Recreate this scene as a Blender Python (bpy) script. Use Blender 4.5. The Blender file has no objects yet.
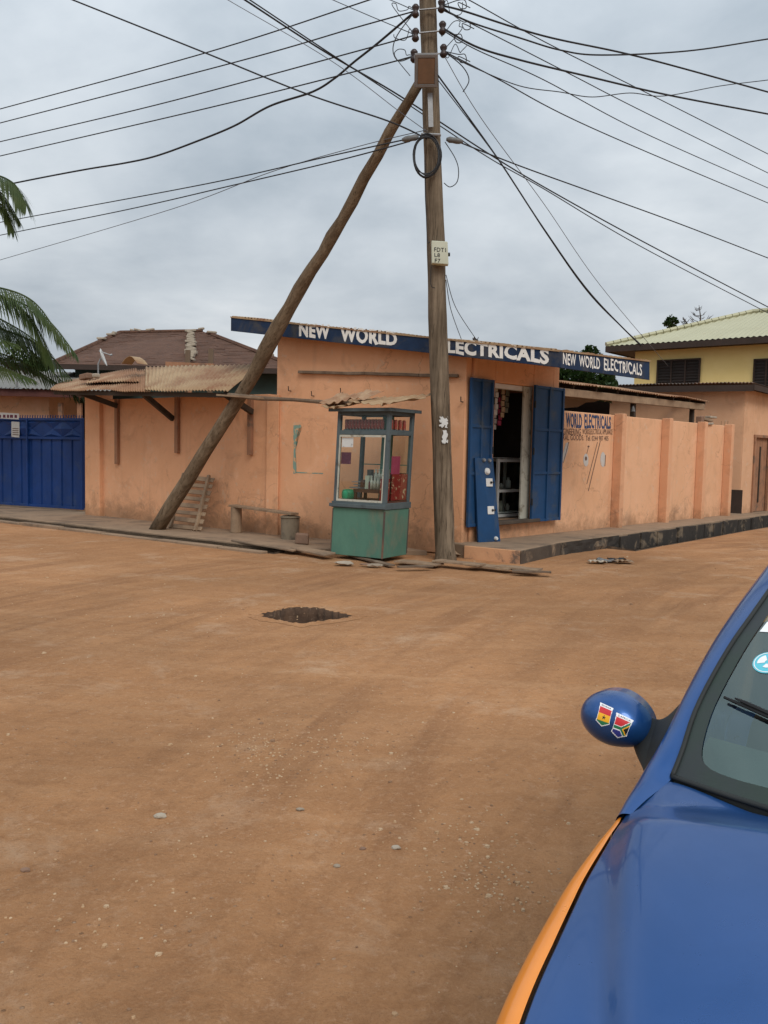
import bpy, bmesh, math, random
from mathutils import Vector, Matrix, noise
from mathutils.bvhtree import BVHTree
random.seed(7)
sc = bpy.context.scene
C = sc.collection
# ------------------------------------------------------------------ camera
FP = 860.0; TH = math.atan(62/FP); RO = math.radians(1.2); HC = 1.65
_f = Vector((0, math.cos(TH), -math.sin(TH))); _u = Vector((0, math.sin(TH), math.cos(TH))); _r = Vector((1,0,0))
CR = _r*math.cos(RO)+_u*math.sin(RO); CU = _u*math.cos(RO)-_r*math.sin(RO)
EYE = Vector((0,0,HC))
def ray(px,py): return _f*FP+CR*(px-384)-CU*(py-512)
def P(px,py,z):
    d=ray(px,py); return EYE+d*((z-HC)/d.z)
def PY(px,py,Y):
    d=ray(px,py); return EYE+d*(Y/d.y)
def V(px,py,L,out=0.0):
    """point where the ray meets the vertical plane over line L=(A,B), moved `out` towards the camera"""
    A,B=Vector(L[0][:2]),Vector(L[1][:2]); t=(B-A).normalized(); n=Vector((t.y,-t.x))
    if n.dot(-A)<0: n=-n
    A=A+n*out; d=ray(px,py)
    k=(A-EYE.xy).dot(n)/d.xy.dot(n)
    return EYE+d*k
def nrm(L):
    A,B=Vector(L[0][:2]),Vector(L[1][:2]); t=(B-A).normalized(); n=Vector((t.y,-t.x))
    if n.dot(-A)<0: n=-n
    return Vector((n.x,n.y,0))
def tan(L):
    t=(Vector(L[1][:2])-Vector(L[0][:2])).normalized(); return Vector((t.x,t.y,0))
Z=Vector((0,0,1))
cam=bpy.data.cameras.new('camera'); co=bpy.data.objects.new('camera',cam); C.objects.link(co)
cam.sensor_fit='VERTICAL'; cam.sensor_height=24.0; cam.lens=24.0*FP/1024; cam.clip_end=2000; cam.clip_start=0.05
M=Matrix((( CR.x,CU.x,-_f.x,0),(CR.y,CU.y,-_f.y,0),(CR.z,CU.z,-_f.z,0),(0,0,0,1)))
co.matrix_world=Matrix.Translation(EYE)@M
sc.camera=co
# ------------------------------------------------------------------ materials
def newmat(name):
    m=bpy.data.materials.new(name); m.use_nodes=True; nt=m.node_tree
    return m,nt,nt.nodes['Principled BSDF']
def N(nt,t,**k):
    n=nt.nodes.new(t)
    for a,b in k.items():
        if a in n.inputs: n.inputs[a].default_value=b
        else: setattr(n,a,b)
    return n
def ramp(nt,src,stops):
    r=nt.nodes.new('ShaderNodeValToRGB'); nt.links.new(src,r.inputs[0])
    el=r.color_ramp.elements
    while len(el)<len(stops): el.new(0.5)
    for e,(p,c) in zip(el,stops):
        e.position=p; e.color=(c,c,c,1) if isinstance(c,(int,float)) else (c[0],c[1],c[2],1)
    return r
def mix(nt,fac,a,b,mode='MIX'):
    m=nt.nodes.new('ShaderNodeMix'); m.data_type='RGBA'; m.blend_type=mode
    for s,v in ((0,fac),(6,a),(7,b)):
        if hasattr(v,'links') or hasattr(v,'is_linked'): nt.links.new(v,m.inputs[s])
        elif s==0: m.inputs[0].default_value=v
        else: m.inputs[s].default_value=(v[0],v[1],v[2],1)
    return m.outputs[2]
def coords(nt,scale=(1,1,1),rot=(0,0,0)):
    tc=nt.nodes.new('ShaderNodeTexCoord'); mp=nt.nodes.new('ShaderNodeMapping')
    # parts are modelled in world axes about their thing's base; object coordinates keep the grain with the thing
    nt.links.new(tc.outputs['Object'],mp.inputs[0]); mp.inputs['Scale'].default_value=scale; mp.inputs['Rotation'].default_value=rot
    return mp.outputs[0]
def noisef(nt,vec,scale,detail=5,rough=.55,dist=0):
    n=nt.nodes.new('ShaderNodeTexNoise'); nt.links.new(vec,n.inputs['Vector'])
    n.inputs['Scale'].default_value=scale; n.inputs['Detail'].default_value=detail; n.inputs['Roughness'].default_value=rough; n.inputs['Distortion'].default_value=dist
    return n.outputs['Fac']
def bumpit(nt,b,h,strength,dist=.01):
    bp=nt.nodes.new('ShaderNodeBump'); nt.links.new(h,bp.inputs['Height']); bp.inputs['Strength'].default_value=strength; bp.inputs['Distance'].default_value=dist
    nt.links.new(bp.outputs[0],b.inputs['Normal'])
def worn(name,c1,c2,scale=3,rough=.8,c3=None,s3=1.2,t3=(.55,.7),bump=.3,bscale=40,stretch=(1,1,1),metal=0,spec=.3,coat=0):
    m,nt,b=newmat(name); v=coords(nt,stretch)
    f=ramp(nt,noisef(nt,v,scale,6,.6),[(.3,0),(.7,1)])
    col=mix(nt,f.outputs[0],c1,c2)
    if c3:
        g=ramp(nt,noisef(nt,v,s3,8,.65,.4),[(t3[0],0),(t3[1],1)])
        col=mix(nt,g.outputs[0],col,c3)
    nt.links.new(col,b.inputs['Base Color'])
    b.inputs['Roughness'].default_value=rough; b.inputs['Metallic'].default_value=metal; b.inputs['Specular IOR Level'].default_value=spec
    if coat: b.inputs['Coat Weight'].default_value=coat; b.inputs['Coat Roughness'].default_value=.04
    if bump: bumpit(nt,b,noisef(nt,v,bscale,4,.6),bump)
    return m
def wall_mat(name,c,dark,pale,mould=(.13,.09,.065),zlo=.75,streak=.5):
    """painted render: uneven paint, mould specks and splashed dirt of its own shape low on the wall, vertical runs"""
    m,nt,b=newmat(name); v=coords(nt)
    f=ramp(nt,noisef(nt,v,.9,7,.6,.3),[(.32,0),(.68,1)])
    col=mix(nt,f.outputs[0],c,dark)
    g=ramp(nt,noisef(nt,v,2.7,8,.7,.6),[(.56,0),(.72,.55)])
    col=mix(nt,g.outputs[0],col,pale)
    vs=coords(nt,(3.5,3.5,.25))
    h=ramp(nt,noisef(nt,vs,1.6,6,.6),[(.56,0),(.75,streak)])
    col=mix(nt,h.outputs[0],col,tuple(x*.72 for x in c))
    sm=ramp(nt,noisef(nt,v,1.5,9,.72,.8),[(.52,0),(.68,.42)]); col=mix(nt,sm.outputs[0],col,tuple(x*.62 for x in dark))
    fl=ramp(nt,noisef(nt,v,7,6,.7,.3),[(.60,0),(.64,.35)]); col=mix(nt,fl.outputs[0],col,(.62,.47,.34))
    wv=nt.nodes.new('ShaderNodeVectorMath'); wv.operation='ADD'; nn_=nt.nodes.new('ShaderNodeTexNoise'); nt.links.new(v,nn_.inputs['Vector']); nn_.inputs['Scale'].default_value=2.2; nn_.inputs['Detail'].default_value=6
    nt.links.new(v,wv.inputs[0]); nt.links.new(nn_.outputs['Color'],wv.inputs[1])
    vc=nt.nodes.new('ShaderNodeTexVoronoi'); vc.feature='DISTANCE_TO_EDGE'; nt.links.new(wv.outputs[0],vc.inputs['Vector']); vc.inputs['Scale'].default_value=.75
    ck=ramp(nt,vc.outputs['Distance'],[(.003,.42),(.009,0)]); cmk=ramp(nt,noisef(nt,v,.8,3,.5),[(.5,0),(.58,1)])
    cm_=nt.nodes.new('ShaderNodeMath'); cm_.operation='MULTIPLY'; nt.links.new(ck.outputs[0],cm_.inputs[0]); nt.links.new(cmk.outputs[0],cm_.inputs[1]); col=mix(nt,cm_.outputs[0],col,tuple(x*.4 for x in dark))
    geo=nt.nodes.new('ShaderNodeNewGeometry'); sp=nt.nodes.new('ShaderNodeSeparateXYZ'); nt.links.new(geo.outputs['Position'],sp.inputs[0])
    mr=nt.nodes.new('ShaderNodeMapRange'); nt.links.new(sp.outputs[2],mr.inputs[0]); mr.inputs[1].default_value=zlo+.25; mr.inputs[2].default_value=.05; mr.inputs[3].default_value=0; mr.inputs[4].default_value=.26
    nz=noisef(nt,v,3.2,9,.72,.5); ad=nt.nodes.new('ShaderNodeMath'); ad.operation='ADD'; nt.links.new(nz,ad.inputs[0]); nt.links.new(mr.outputs[0],ad.inputs[1])
    pt=ramp(nt,noisef(nt,v,.75,3,.5),[(.40,.15),(.60,1)]); k0=ramp(nt,ad.outputs[0],[(.62,0),(.84,.7)]); kk=nt.nodes.new('ShaderNodeMath'); kk.operation='MULTIPLY'; nt.links.new(pt.outputs[0],kk.inputs[0]); nt.links.new(k0.outputs[0],kk.inputs[1]); k=kk
    col=mix(nt,k.outputs[0],col,mould)
    ms_=nt.nodes.new('ShaderNodeMapRange'); nt.links.new(sp.outputs[2],ms_.inputs[0]); ms_.inputs[1].default_value=.62; ms_.inputs[2].default_value=.08; ms_.inputs[3].default_value=0; ms_.inputs[4].default_value=.38
    as_=nt.nodes.new('ShaderNodeMath'); as_.operation='ADD'; nt.links.new(ms_.outputs[0],as_.inputs[0]); nt.links.new(noisef(nt,v,4.5,9,.75,.3),as_.inputs[1])
    col=mix(nt,ramp(nt,as_.outputs[0],[(.62,0),(.82,.6)]).outputs[0],col,(.36,.19,.10))
    sp2=ramp(nt,noisef(nt,v,17,3,.5),[(.68,0),(.73,.8)])
    ad2=nt.nodes.new('ShaderNodeMath'); ad2.operation='MULTIPLY'; nt.links.new(sp2.outputs[0],ad2.inputs[0]); nt.links.new(mr.outputs[0],ad2.inputs[1]); ad2.use_clamp=True
    sc2=nt.nodes.new('ShaderNodeMath'); sc2.operation='MULTIPLY'; nt.links.new(ad2.outputs[0],sc2.inputs[0]); sc2.inputs[1].default_value=4; sc2.use_clamp=True
    col=mix(nt,sc2.outputs[0],col,mould)
    nt.links.new(col,b.inputs['Base Color']); b.inputs['Roughness'].default_value=.9; b.inputs['Specular IOR Level'].default_value=.15
    bumpit(nt,b,noisef(nt,v,22,8,.7),.35,.012)
    return m
MT={}
MT['wall']=wall_mat('salmon_render',(.77,.41,.23),(.67,.34,.18),(.80,.48,.30))
MT['wall2']=wall_mat('pale_salmon_render',(.77,.44,.26),(.70,.385,.215),(.79,.50,.33),zlo=.7)
MT['wallr']=wall_mat('salmon_pilaster',(.72,.385,.22),(.66,.34,.19),(.74,.44,.28),zlo=.7)
MT['pink']=wall_mat('pinkish_render',(.68,.40,.24),(.61,.345,.2),(.72,.46,.31),zlo=.3)
MT['yellow']=worn('yellow_render',(.88,.69,.30),(.82,.63,.25),1.2,.9,(.68,.52,.24),.8,(.6,.8),.2)
MT['green_wall']=worn('dark_green_wall',(.05,.08,.07),(.04,.06,.05),2)
MT['beige']=worn('beige_wall',(.6,.42,.27),(.55,.38,.24),2)
MT['cement']=worn('cement',(.33,.225,.145),(.25,.17,.11),2.5,.95,(.16,.115,.08),1.3,(.5,.68),.5,35)
MT['cement_dark']=worn('dark_damp_cement',(.105,.078,.056),(.055,.04,.03),2.5,.9,(.26,.18,.115),2.1,(.55,.68),.6,25)
MT['stepface']=worn('painted_step_face',(.62,.34,.18),(.54,.28,.15),3,.9,(.16,.11,.08),2.5,(.52,.62),.4,30)
MT['drainstone']=worn('black_damp_block',(.05,.04,.032),(.032,.026,.022),2.5,.9,(.2,.145,.095),2.6,(.56,.66),.7,25)
MT['wood']=worn('weathered_wood',(.19,.13,.085),(.11,.075,.05),5,.85,(.27,.2,.14),2,(.55,.7),.5,30,(1,1,.25))
MT['woodh']=worn('weathered_plank',(.32,.215,.135),(.21,.14,.088),5,.85,(.38,.27,.17),2,(.55,.7),.5,30)
MT['wooddark']=worn('dark_timber',(.07,.05,.035),(.04,.03,.022),4,.85)
MT['batten']=worn('painted_timber',(.36,.18,.10),(.28,.14,.08),4,.85,(.17,.11,.075),4,(.55,.66))
MT['rust']=worn('rusty_iron_sheet',(.34,.19,.105),(.24,.12,.065),2.5,.85,(.42,.29,.18),1.4,(.5,.66),.25,30,metal=.1)
MT['tansheet']=worn('tan_iron_sheet',(.42,.295,.17),(.32,.20,.11),1.7,.75,(.25,.125,.065),1.3,(.46,.64),.2,30,metal=.15)
MT['greysheet']=worn('grey_iron_sheet',(.27,.26,.24),(.19,.18,.165),1.5,.75,(.2,.13,.09),1.5,(.58,.72),.2,30,metal=.15)
MT['darksheet']=worn('dark_iron_sheet',(.12,.09,.07),(.08,.06,.05),2,.8,(.2,.11,.07),1.3,(.5,.66),.2)
MT['greenroof']=worn('pale_green_sheet_roof',(.45,.43,.29),(.40,.38,.25),.8,.6,(.40,.35,.22),1.2,(.58,.75),.1,30,metal=.1)
MT['brownboard']=worn('brown_fascia',(.055,.035,.028),(.04,.027,.02),3)
MT['redboard']=worn('red_brown_fascia',(.13,.05,.04),(.09,.035,.03),3)
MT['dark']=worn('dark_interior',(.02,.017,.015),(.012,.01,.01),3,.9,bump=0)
MT['room_shade']=worn('painted_room_shade',(.05,.04,.035),(.03,.025,.022),3,.9,bump=0)  # shade of the shop room put into the panel colour
MT['louvre']=worn('dark_louvre',(.035,.025,.022),(.025,.02,.017),3,.6,bump=0)
MT['gate']=worn('blue_gate_paint',(.009,.045,.19),(.007,.033,.135),2.5,.5,(.035,.06,.13),1.6,(.55,.75),.1,20)
MT['shutter']=worn('blue_shutter_paint',(.012,.062,.165),(.01,.045,.115),3,.6,(.06,.075,.09),1.8,(.52,.7),.15,25)
MT['signblue']=worn('blue_sign_paint',(.012,.034,.085),(.009,.02,.048),3,.75,(.055,.055,.06),2.2,(.5,.66),.3,40)
MT['paintwhite']=worn('white_sign_paint',(.82,.80,.75),(.72,.69,.63),6,.8,(.3,.29,.3),11,(.62,.72),.1)
MT['paintblue']=worn('blue_letter_paint',(.02,.05,.12),(.04,.07,.15),8,.85,(.4,.25,.17),14,(.62,.7),0)
MT['paintdark']=worn('dark_letter_paint',(.13,.075,.055),(.18,.1,.07),8,.85,(.45,.26,.17),14,(.62,.7),0)
MT['painticon']=worn('pale_mural_paint',(.55,.52,.48),(.5,.45,.4),8,.85,(.6,.36,.23),14,(.62,.7),0)
MT['paintteal']=worn('teal_paint_patch',(.22,.31,.24),(.2,.33,.27),8,.85,(.66,.37,.19),9,(.52,.58),bump=0)
MT['kgreen']=worn('green_kiosk_paint',(.10,.215,.155),(.065,.15,.11),2.2,.8,(.19,.17,.115),2.2,(.52,.74),.3,25,(1,1,.5))
MT['kgrey']=worn('blue_grey_kiosk_frame',(.10,.125,.13),(.07,.09,.095),4,.7,(.045,.045,.045),3,(.55,.7),.2)
MT['kwhite']=worn('cream_bead',(.5,.48,.4),(.42,.4,.33),6,.7,(.2,.17,.12),5,(.55,.65),.1)
MT['white']=worn('off_white',(.7,.69,.66),(.62,.61,.58),5,.7,bump=.05)
MT['paper']=worn('paper',(.62,.62,.6),(.55,.55,.52),8,.9,(.3,.3,.3),14,(.58,.62),.05)
MT['red']=worn('red_print',(.33,.03,.022),(.26,.025,.02),8,.6,(.6,.42,.25),11,(.56,.6),0)
MT['maroon']=worn('maroon_print',(.16,.02,.04),(.12,.02,.05),8,.6,(.3,.1,.15),15,(.58,.64),0)
MT['pinkpack']=worn('pink_pack',(.5,.08,.15),(.4,.05,.1),12,.5,bump=0)
MT['tin']=worn('red_brown_tin',(.3,.05,.03),(.2,.035,.025),20,.45,(.6,.5,.4),26,(.55,.6),0)
MT['plasticgreen']=worn('green_plastic',(.03,.25,.12),(.03,.2,.1),5,.4,bump=0)
MT['brown']=worn('brown_wood_table',(.11,.045,.025),(.08,.03,.02),6,.6)
MT['metal']=worn('galvanised_steel',(.33,.33,.33),(.25,.25,.25),6,.5,bump=.1,metal=.6)
MT['black']=worn('black_rubber',(.012,.012,.013),(.02,.02,.02),6,.6,bump=0)
MT['cable']=worn('cable_sheath',(.018,.018,.02),(.028,.028,.03),1,.6,bump=0)
MT['cablegrey']=worn('grey_wire',(.13,.13,.14),(.09,.09,.1),1,.6,bump=0)
MT['insul']=worn('brown_porcelain',(.03,.02,.018),(.05,.03,.025),6,.35,bump=0)
MT['insulgrey']=worn('grey_porcelain',(.16,.155,.15),(.10,.1,.095),6,.4,bump=0)
MT['box']=worn('cream_box_paint',(.52,.53,.42),(.46,.47,.36),5,.6,(.3,.27,.2),4,(.6,.75),.05)
MT['lampglass']=worn('dusty_amber_lens',(.20,.12,.075),(.15,.095,.06),8,.25,bump=0)
MT['lamphouse']=worn('grey_lamp_housing',(.2,.18,.17),(.15,.14,.13),6,.6)
MT['twig']=worn('bare_twig',(.09,.075,.07),(.06,.05,.045),6,.9)
MT['bark']=worn('palm_bark',(.18,.14,.11),(.11,.085,.065),6,.95,(.08,.06,.05),9,(.5,.6),.8,20)
MT['mortar']=worn('pale_mortar',(.42,.35,.27),(.3,.25,.19),6,.95)
MT['stone']=worn('stone',(.33,.27,.2),(.24,.18,.13),5,.9,bump=.4)
MT['brick']=worn('broken_block',(.25,.15,.1),(.18,.11,.075),8,.95,bump=.5)
for n_,c_ in dict(chipa=(.46,.29,.16),chipb=(.52,.36,.22),chipc=(.26,.15,.085),chipd=(.15,.10,.065)).items(): MT[n_]=worn('grit_'+n_,c_,tuple(x*.8 for x in c_),30,.95,bump=0)
MT['bucket']=worn('dirty_bucket',(.24,.19,.13),(.17,.13,.09),5,.85,(.1,.08,.06),3,(.5,.62),.2)
def leafmat(name,a,b_):
    m,nt,b=newmat(name); v=coords(nt)
    f=ramp(nt,noisef(nt,v,2.3,4,.6),[(.35,0),(.65,1)])
    nt.links.new(mix(nt,f.outputs[0],a,b_),b.inputs['Base Color'])
    b.inputs['Roughness'].default_value=.55; b.inputs['Specular IOR Level'].default_value=.2
    tr=nt.nodes.new('ShaderNodeBsdfTranslucent'); tr.inputs[0].default_value=(a[0]*1.3,a[1]*1.5,a[2]*.8,1)
    ms=nt.nodes.new('ShaderNodeMixShader'); ms.inputs[0].default_value=.2
    out=nt.nodes['Material Output']; nt.links.new(b.outputs[0],ms.inputs[1]); nt.links.new(tr.outputs[0],ms.inputs[2]); nt.links.new(ms.outputs[0],out.inputs[0])
    return m
MT['palm']=leafmat('palm_leaf',(.04,.065,.02),(.075,.095,.03))
MT['palmdry']=leafmat('dry_palm_leaf',(.08,.08,.03),(.11,.09,.045))
MT['leaf']=leafmat('tree_leaf',(.03,.055,.02),(.055,.085,.03))
MT['leafyel']=leafmat('yellow_green_leaf',(.10,.13,.03),(.06,.09,.03))
def glassmat(name,tint,gl=.16,tr=None,rough=.01):
    m,nt,b=newmat(name); out=nt.nodes['Material Output']; nt.nodes.remove(b)
    t=N(nt,'ShaderNodeBsdfTransparent'); t.inputs[0].default_value=(*tint,1)
    g=N(nt,'ShaderNodeBsdfGlossy'); g.inputs['Roughness'].default_value=rough; g.inputs[0].default_value=(.74,.92,.87,1)
    fr=N(nt,'ShaderNodeLayerWeight'); fr.inputs[0].default_value=.5
    pw_=N(nt,'ShaderNodeMath'); pw_.operation='POWER'; nt.links.new(fr.outputs['Facing'],pw_.inputs[0]); pw_.inputs[1].default_value=4
    ad=N(nt,'ShaderNodeMath'); ad.operation='MULTIPLY_ADD'; nt.links.new(pw_.outputs[0],ad.inputs[0]); ad.inputs[1].default_value=.7; ad.inputs[2].default_value=gl+.03; ad.use_clamp=True
    ms=N(nt,'ShaderNodeMixShader'); nt.links.new(ad.outputs[0],ms.inputs[0]); nt.links.new(t.outputs[0],ms.inputs[1]); nt.links.new(g.outputs[0],ms.inputs[2]); nt.links.new(ms.outputs[0],out.inputs[0])
    return m
MT['glass']=glassmat('clear_glass',(.9,.93,.92),0.0)
MT['carglass']=glassmat('car_glass',(.50,.64,.61),.11)
def tilemat():
    m,nt,b=newmat('brown_roof_tiles'); v=coords(nt)
    f=ramp(nt,noisef(nt,v,2,7,.7,.3),[(.3,0),(.7,1)])
    col=mix(nt,f.outputs[0],(.074,.034,.019),(.13,.062,.037))
    g=ramp(nt,noisef(nt,v,9,4,.6),[(.6,0),(.66,.7)]); col=mix(nt,g.outputs[0],col,(.05,.035,.03))
    nt.links.new(col,b.inputs['Base Color']); b.inputs['Roughness'].default_value=.95
    bumpit(nt,b,noisef(nt,v,14,3,.6),.6,.05); return m
MT['tile']=tilemat()
def polemat(name,c1,c2,tilt=0):
    m,nt,b=newmat(name); v2=coords(nt); v0=coords(nt,(1,1,1),(0,math.radians(tilt),0)); mq=nt.nodes.new('ShaderNodeMapping'); nt.links.new(v0,mq.inputs[0]); mq.inputs['Scale'].default_value=(9,9,.55); v=mq.outputs[0]
    f=ramp(nt,noisef(nt,v,2.2,8,.7,.2),[(.38,0),(.62,1)])
    col=mix(nt,f.outputs[0],c1,c2)
    g=ramp(nt,noisef(nt,v,5,3,.5),[(.62,0),(.68,.8)]); col=mix(nt,g.outputs[0],col,tuple(x*.35 for x in c1))
    h=ramp(nt,noisef(nt,v2,1.1,5,.6),[(.45,0),(.7,.6)]); col=mix(nt,h.outputs[0],col,(c1[0]*.7,c1[1]*.72,c1[2]*.7))
    nt.links.new(col,b.inputs['Base Color']); b.inputs['Roughness'].default_value=.9; b.inputs['Specular IOR Level'].default_value=.2
    bumpit(nt,b,noisef(nt,v,5,7,.7),.8,.02); return m
MT['pole']=polemat('pole_wood',(.10,.073,.048),(.25,.19,.13))
MT['pole2']=polemat('brace_wood',(.11,.073,.043),(.23,.165,.105),-32)
def carpaint(name,c):
    m,nt,b=newmat(name); v=coords(nt)
    f=ramp(nt,noisef(nt,v,3,6,.65,.5),[(.35,0),(.7,1)])
    nt.links.new(mix(nt,f.outputs[0],c,tuple(min(1,x*1.13+.007) for x in c)),b.inputs['Base Color'])
    r=ramp(nt,noisef(nt,v,7,8,.75,.3),[(.3,.24),(.75,.42)]); nt.links.new(r.outputs[0],b.inputs['Roughness'])
    b.inputs['Metallic'].default_value=.55 if c[2]>.1 else .1; b.inputs['Coat Weight'].default_value=.45; b.inputs['Coat Roughness'].default_value=.08
    dr=ramp(nt,noisef(nt,v,45,4,.7),[(.6,.05),(.7,.12)]); nt.links.new(dr.outputs[0],b.inputs['Coat Roughness'])
    return m
MT['carblue']=carpaint('car_blue_paint',(.012,.072,.24))
MT['carorange']=carpaint('car_orange_paint',(.80,.25,.018))
MT['frit']=worn('glass_border',(.03,.035,.037),(.025,.045,.03),6,.45,bump=0)
MT['trim']=worn('black_plastic_trim',(.018,.02,.02),(.03,.032,.03),9,.6,bump=.1,bscale=200)
MT['dash']=worn('grey_dashboard',(.10,.12,.115),(.08,.10,.095),4,.8)
MT['dashtop']=worn('pale_dash_edge',(.30,.36,.34),(.25,.31,.29),4,.8,bump=0)
MT['seat']=worn('dark_seat',(.03,.035,.035),(.045,.05,.05),8,.9)
for n,c in dict(fred=(.55,.015,.02),fyel=(.85,.42,.01),fgreen=(.01,.16,.06),fblack=(.01,.01,.01),fwhite=(.8,.8,.8),fblue=(.02,.03,.2),cyan=(.10,.5,.6),headlamp=(.6,.6,.6)).items():
    m,nt,b=newmat(n+'_sticker_ink'); v=coords(nt); f=noisef(nt,v,60,2); nt.links.new(mix(nt,f,c,tuple(min(1,x*1.15+.01) for x in c)),b.inputs['Base Color']); b.inputs['Roughness'].default_value=.35; MT[n]=m
def groundmat():
    m,nt,b=newmat('laterite_dirt')
    geo=nt.nodes.new('ShaderNodeNewGeometry')
    def mp(sc_,rot=(0,0,0)):
        q=nt.nodes.new('ShaderNodeMapping'); nt.links.new(geo.outputs['Position'],q.inputs[0]); q.inputs['Scale'].default_value=sc_; q.inputs['Rotation'].default_value=rot; return q.outputs[0]
    v=mp((1,1,1))
    f=ramp(nt,noisef(nt,v,.55,8,.62,.4),[(.3,0),(.7,1)])
    col=mix(nt,f.outputs[0],(.56,.285,.122),(.46,.23,.096))
    f2=ramp(nt,noisef(nt,v,2.3,9,.7,.5),[(.35,0),(.7,.75)]); col=mix(nt,f2.outputs[0],col,(.38,.187,.08))
    # compacted vehicle lanes sweeping across the junction
    s=mp((1,1,1),(0,0,math.radians(-52))); 
    q=nt.nodes.new('ShaderNodeMapping'); nt.links.new(s,q.inputs[0]); q.inputs['Scale'].default_value=(.3,2.6,1)
    st=ramp(nt,noisef(nt,q.outputs[0],1.5,7,.6,.8),[(.5,0),(.7,.5)]); col=mix(nt,st.outputs[0],col,(.32,.155,.068))
    s2=mp((.22,2.2,1),(0,0,math.radians(14)))
    st2=ramp(nt,noisef(nt,s2,1.1,7,.6,.7),[(.5,0),(.7,.35)]); col=mix(nt,st2.outputs[0],col,(.60,.34,.165))
    # arcs worn by turning vehicles: noise laid along circles round a centre
    sp_=nt.nodes.new('ShaderNodeSeparateXYZ'); nt.links.new(geo.outputs['Position'],sp_.inputs[0])
    def mt(op,a,b_=None):
        q_=nt.nodes.new('ShaderNodeMath'); q_.operation=op
        for i_,x_ in enumerate((a,b_)):
            if x_ is None: continue
            if isinstance(x_,(int,float)): q_.inputs[i_].default_value=x_
            else: nt.links.new(x_,q_.inputs[i_])
        return q_.outputs[0]
    arcs=[]
    for cx_,cy_,fr,seed in ((20,0,3.4,0.0),(2.5,27,2.6,5.0),(13,-3,4.2,9.0)):
        dx_=mt('SUBTRACT',sp_.outputs[0],cx_); dy_=mt('SUBTRACT',sp_.outputs[1],cy_)
        r_=mt('SQRT',mt('ADD',mt('MULTIPLY',dx_,dx_),mt('MULTIPLY',dy_,dy_))); th_=mt('ARCTAN2',dx_,dy_)
        cb_=nt.nodes.new('ShaderNodeCombineXYZ'); nt.links.new(mt('MULTIPLY',r_,fr),cb_.inputs[0]); nt.links.new(mt('MULTIPLY',th_,4.0),cb_.inputs[1]); cb_.inputs[2].default_value=seed
        arcs.append(noisef(nt,cb_.outputs[0],1.0,7,.62,.25))
    pat=ramp(nt,noisef(nt,v,.33,3,.5),[(.42,0),(.6,1)]).outputs[0]; pat2=ramp(nt,noisef(nt,v,.27,3,.5,.4),[(.62,1),(.45,0)]).outputs[0]
    col=mix(nt,mt('MULTIPLY',ramp(nt,arcs[0],[(.48,0),(.62,.9)]).outputs[0],mt('ADD',mt('MULTIPLY',pat,.7),.3)),col,(.33,.16,.07))
    col=mix(nt,mt('MULTIPLY',ramp(nt,arcs[1],[(.5,0),(.7,.35)]).outputs[0],mt('ADD',mt('MULTIPLY',pat2,.6),.4)),col,(.62,.37,.185))
    col=mix(nt,mt('MULTIPLY',ramp(nt,arcs[2],[(.55,0),(.66,.7)]).outputs[0],pat),col,(.32,.155,.066))
    # pale ashy patches
    g=ramp(nt,noisef(nt,v,1.05,9,.75,.3),[(.54,0),(.70,.75)]); col=mix(nt,g.outputs[0],col,(.62,.42,.25))
    # crushed chips
    vo=nt.nodes.new('ShaderNodeTexVoronoi'); nt.links.new(v,vo.inputs['Vector']); vo.inputs['Scale'].default_value=24; vo.inputs['Randomness'].default_value=1
    ch=ramp(nt,vo.outputs['Distance'],[(.12,1),(.2,0)])
    dens=ramp(nt,noisef(nt,v,1.3,6,.7),[(.46,0),(.6,1)])
    cm=nt.nodes.new('ShaderNodeMath'); cm.operation='MULTIPLY'; nt.links.new(ch.outputs[0],cm.inputs[0]); nt.links.new(dens.outputs[0],cm.inputs[1])
    cv=nt.nodes.new('ShaderNodeSeparateColor'); nt.links.new(vo.outputs['Color'],cv.inputs[0])
    th=nt.nodes.new('ShaderNodeMath'); th.operation='GREATER_THAN'; nt.links.new(cv.outputs[0],th.inputs[0]); th.inputs[1].default_value=.62
    cm2=nt.nodes.new('ShaderNodeMath'); cm2.operation='MULTIPLY'; nt.links.new(cm.outputs[0],cm2.inputs[0]); nt.links.new(th.outputs[0],cm2.inputs[1])
    chipc=mix(nt,cv.outputs[1],(.22,.12,.06),(.66,.47,.30)); col=mix(nt,cm2.outputs[0],col,chipc)
    gm_=ramp(nt,noisef(nt,v,11,7,.7,.3),[(.52,0),(.64,.5)]); col=mix(nt,gm_.outputs[0],col,(.34,.165,.07))
    gn_=ramp(nt,noisef(nt,v,24,8,.8,.2),[(.55,0),(.68,.75)]); col=mix(nt,gn_.outputs[0],col,(.64,.40,.23))
    gr=ramp(nt,noisef(nt,v,60,6,.8),[(.46,0),(.68,.4)]); col=mix(nt,gr.outputs[0],col,(.62,.36,.18))
    gr2=ramp(nt,noisef(nt,v,130,3,.7),[(.56,0),(.66,.4)]); col=mix(nt,gr2.outputs[0],col,(.27,.133,.06))
    bz_=ramp(nt,noisef(nt,v,.22,4,.55,.3),[(.38,.74),(.62,1.0)]); col=mix(nt,1.0,col,bz_.outputs[0],'MULTIPLY'); col=mix(nt,1.0,col,(.87,.855,.91),'MULTIPLY')
    nt.links.new(col,b.inputs['Base Color']); b.inputs['Roughness'].default_value=.97; b.inputs['Specular IOR Level'].default_value=.12
    h1=noisef(nt,v,11,9,.68,.2); h2=nt.nodes.new('ShaderNodeMath'); h2.operation='MULTIPLY_ADD'; nt.links.new(cm2.outputs[0],h2.inputs[0]); h2.inputs[1].default_value=.25; nt.links.new(h1,h2.inputs[2])
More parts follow.
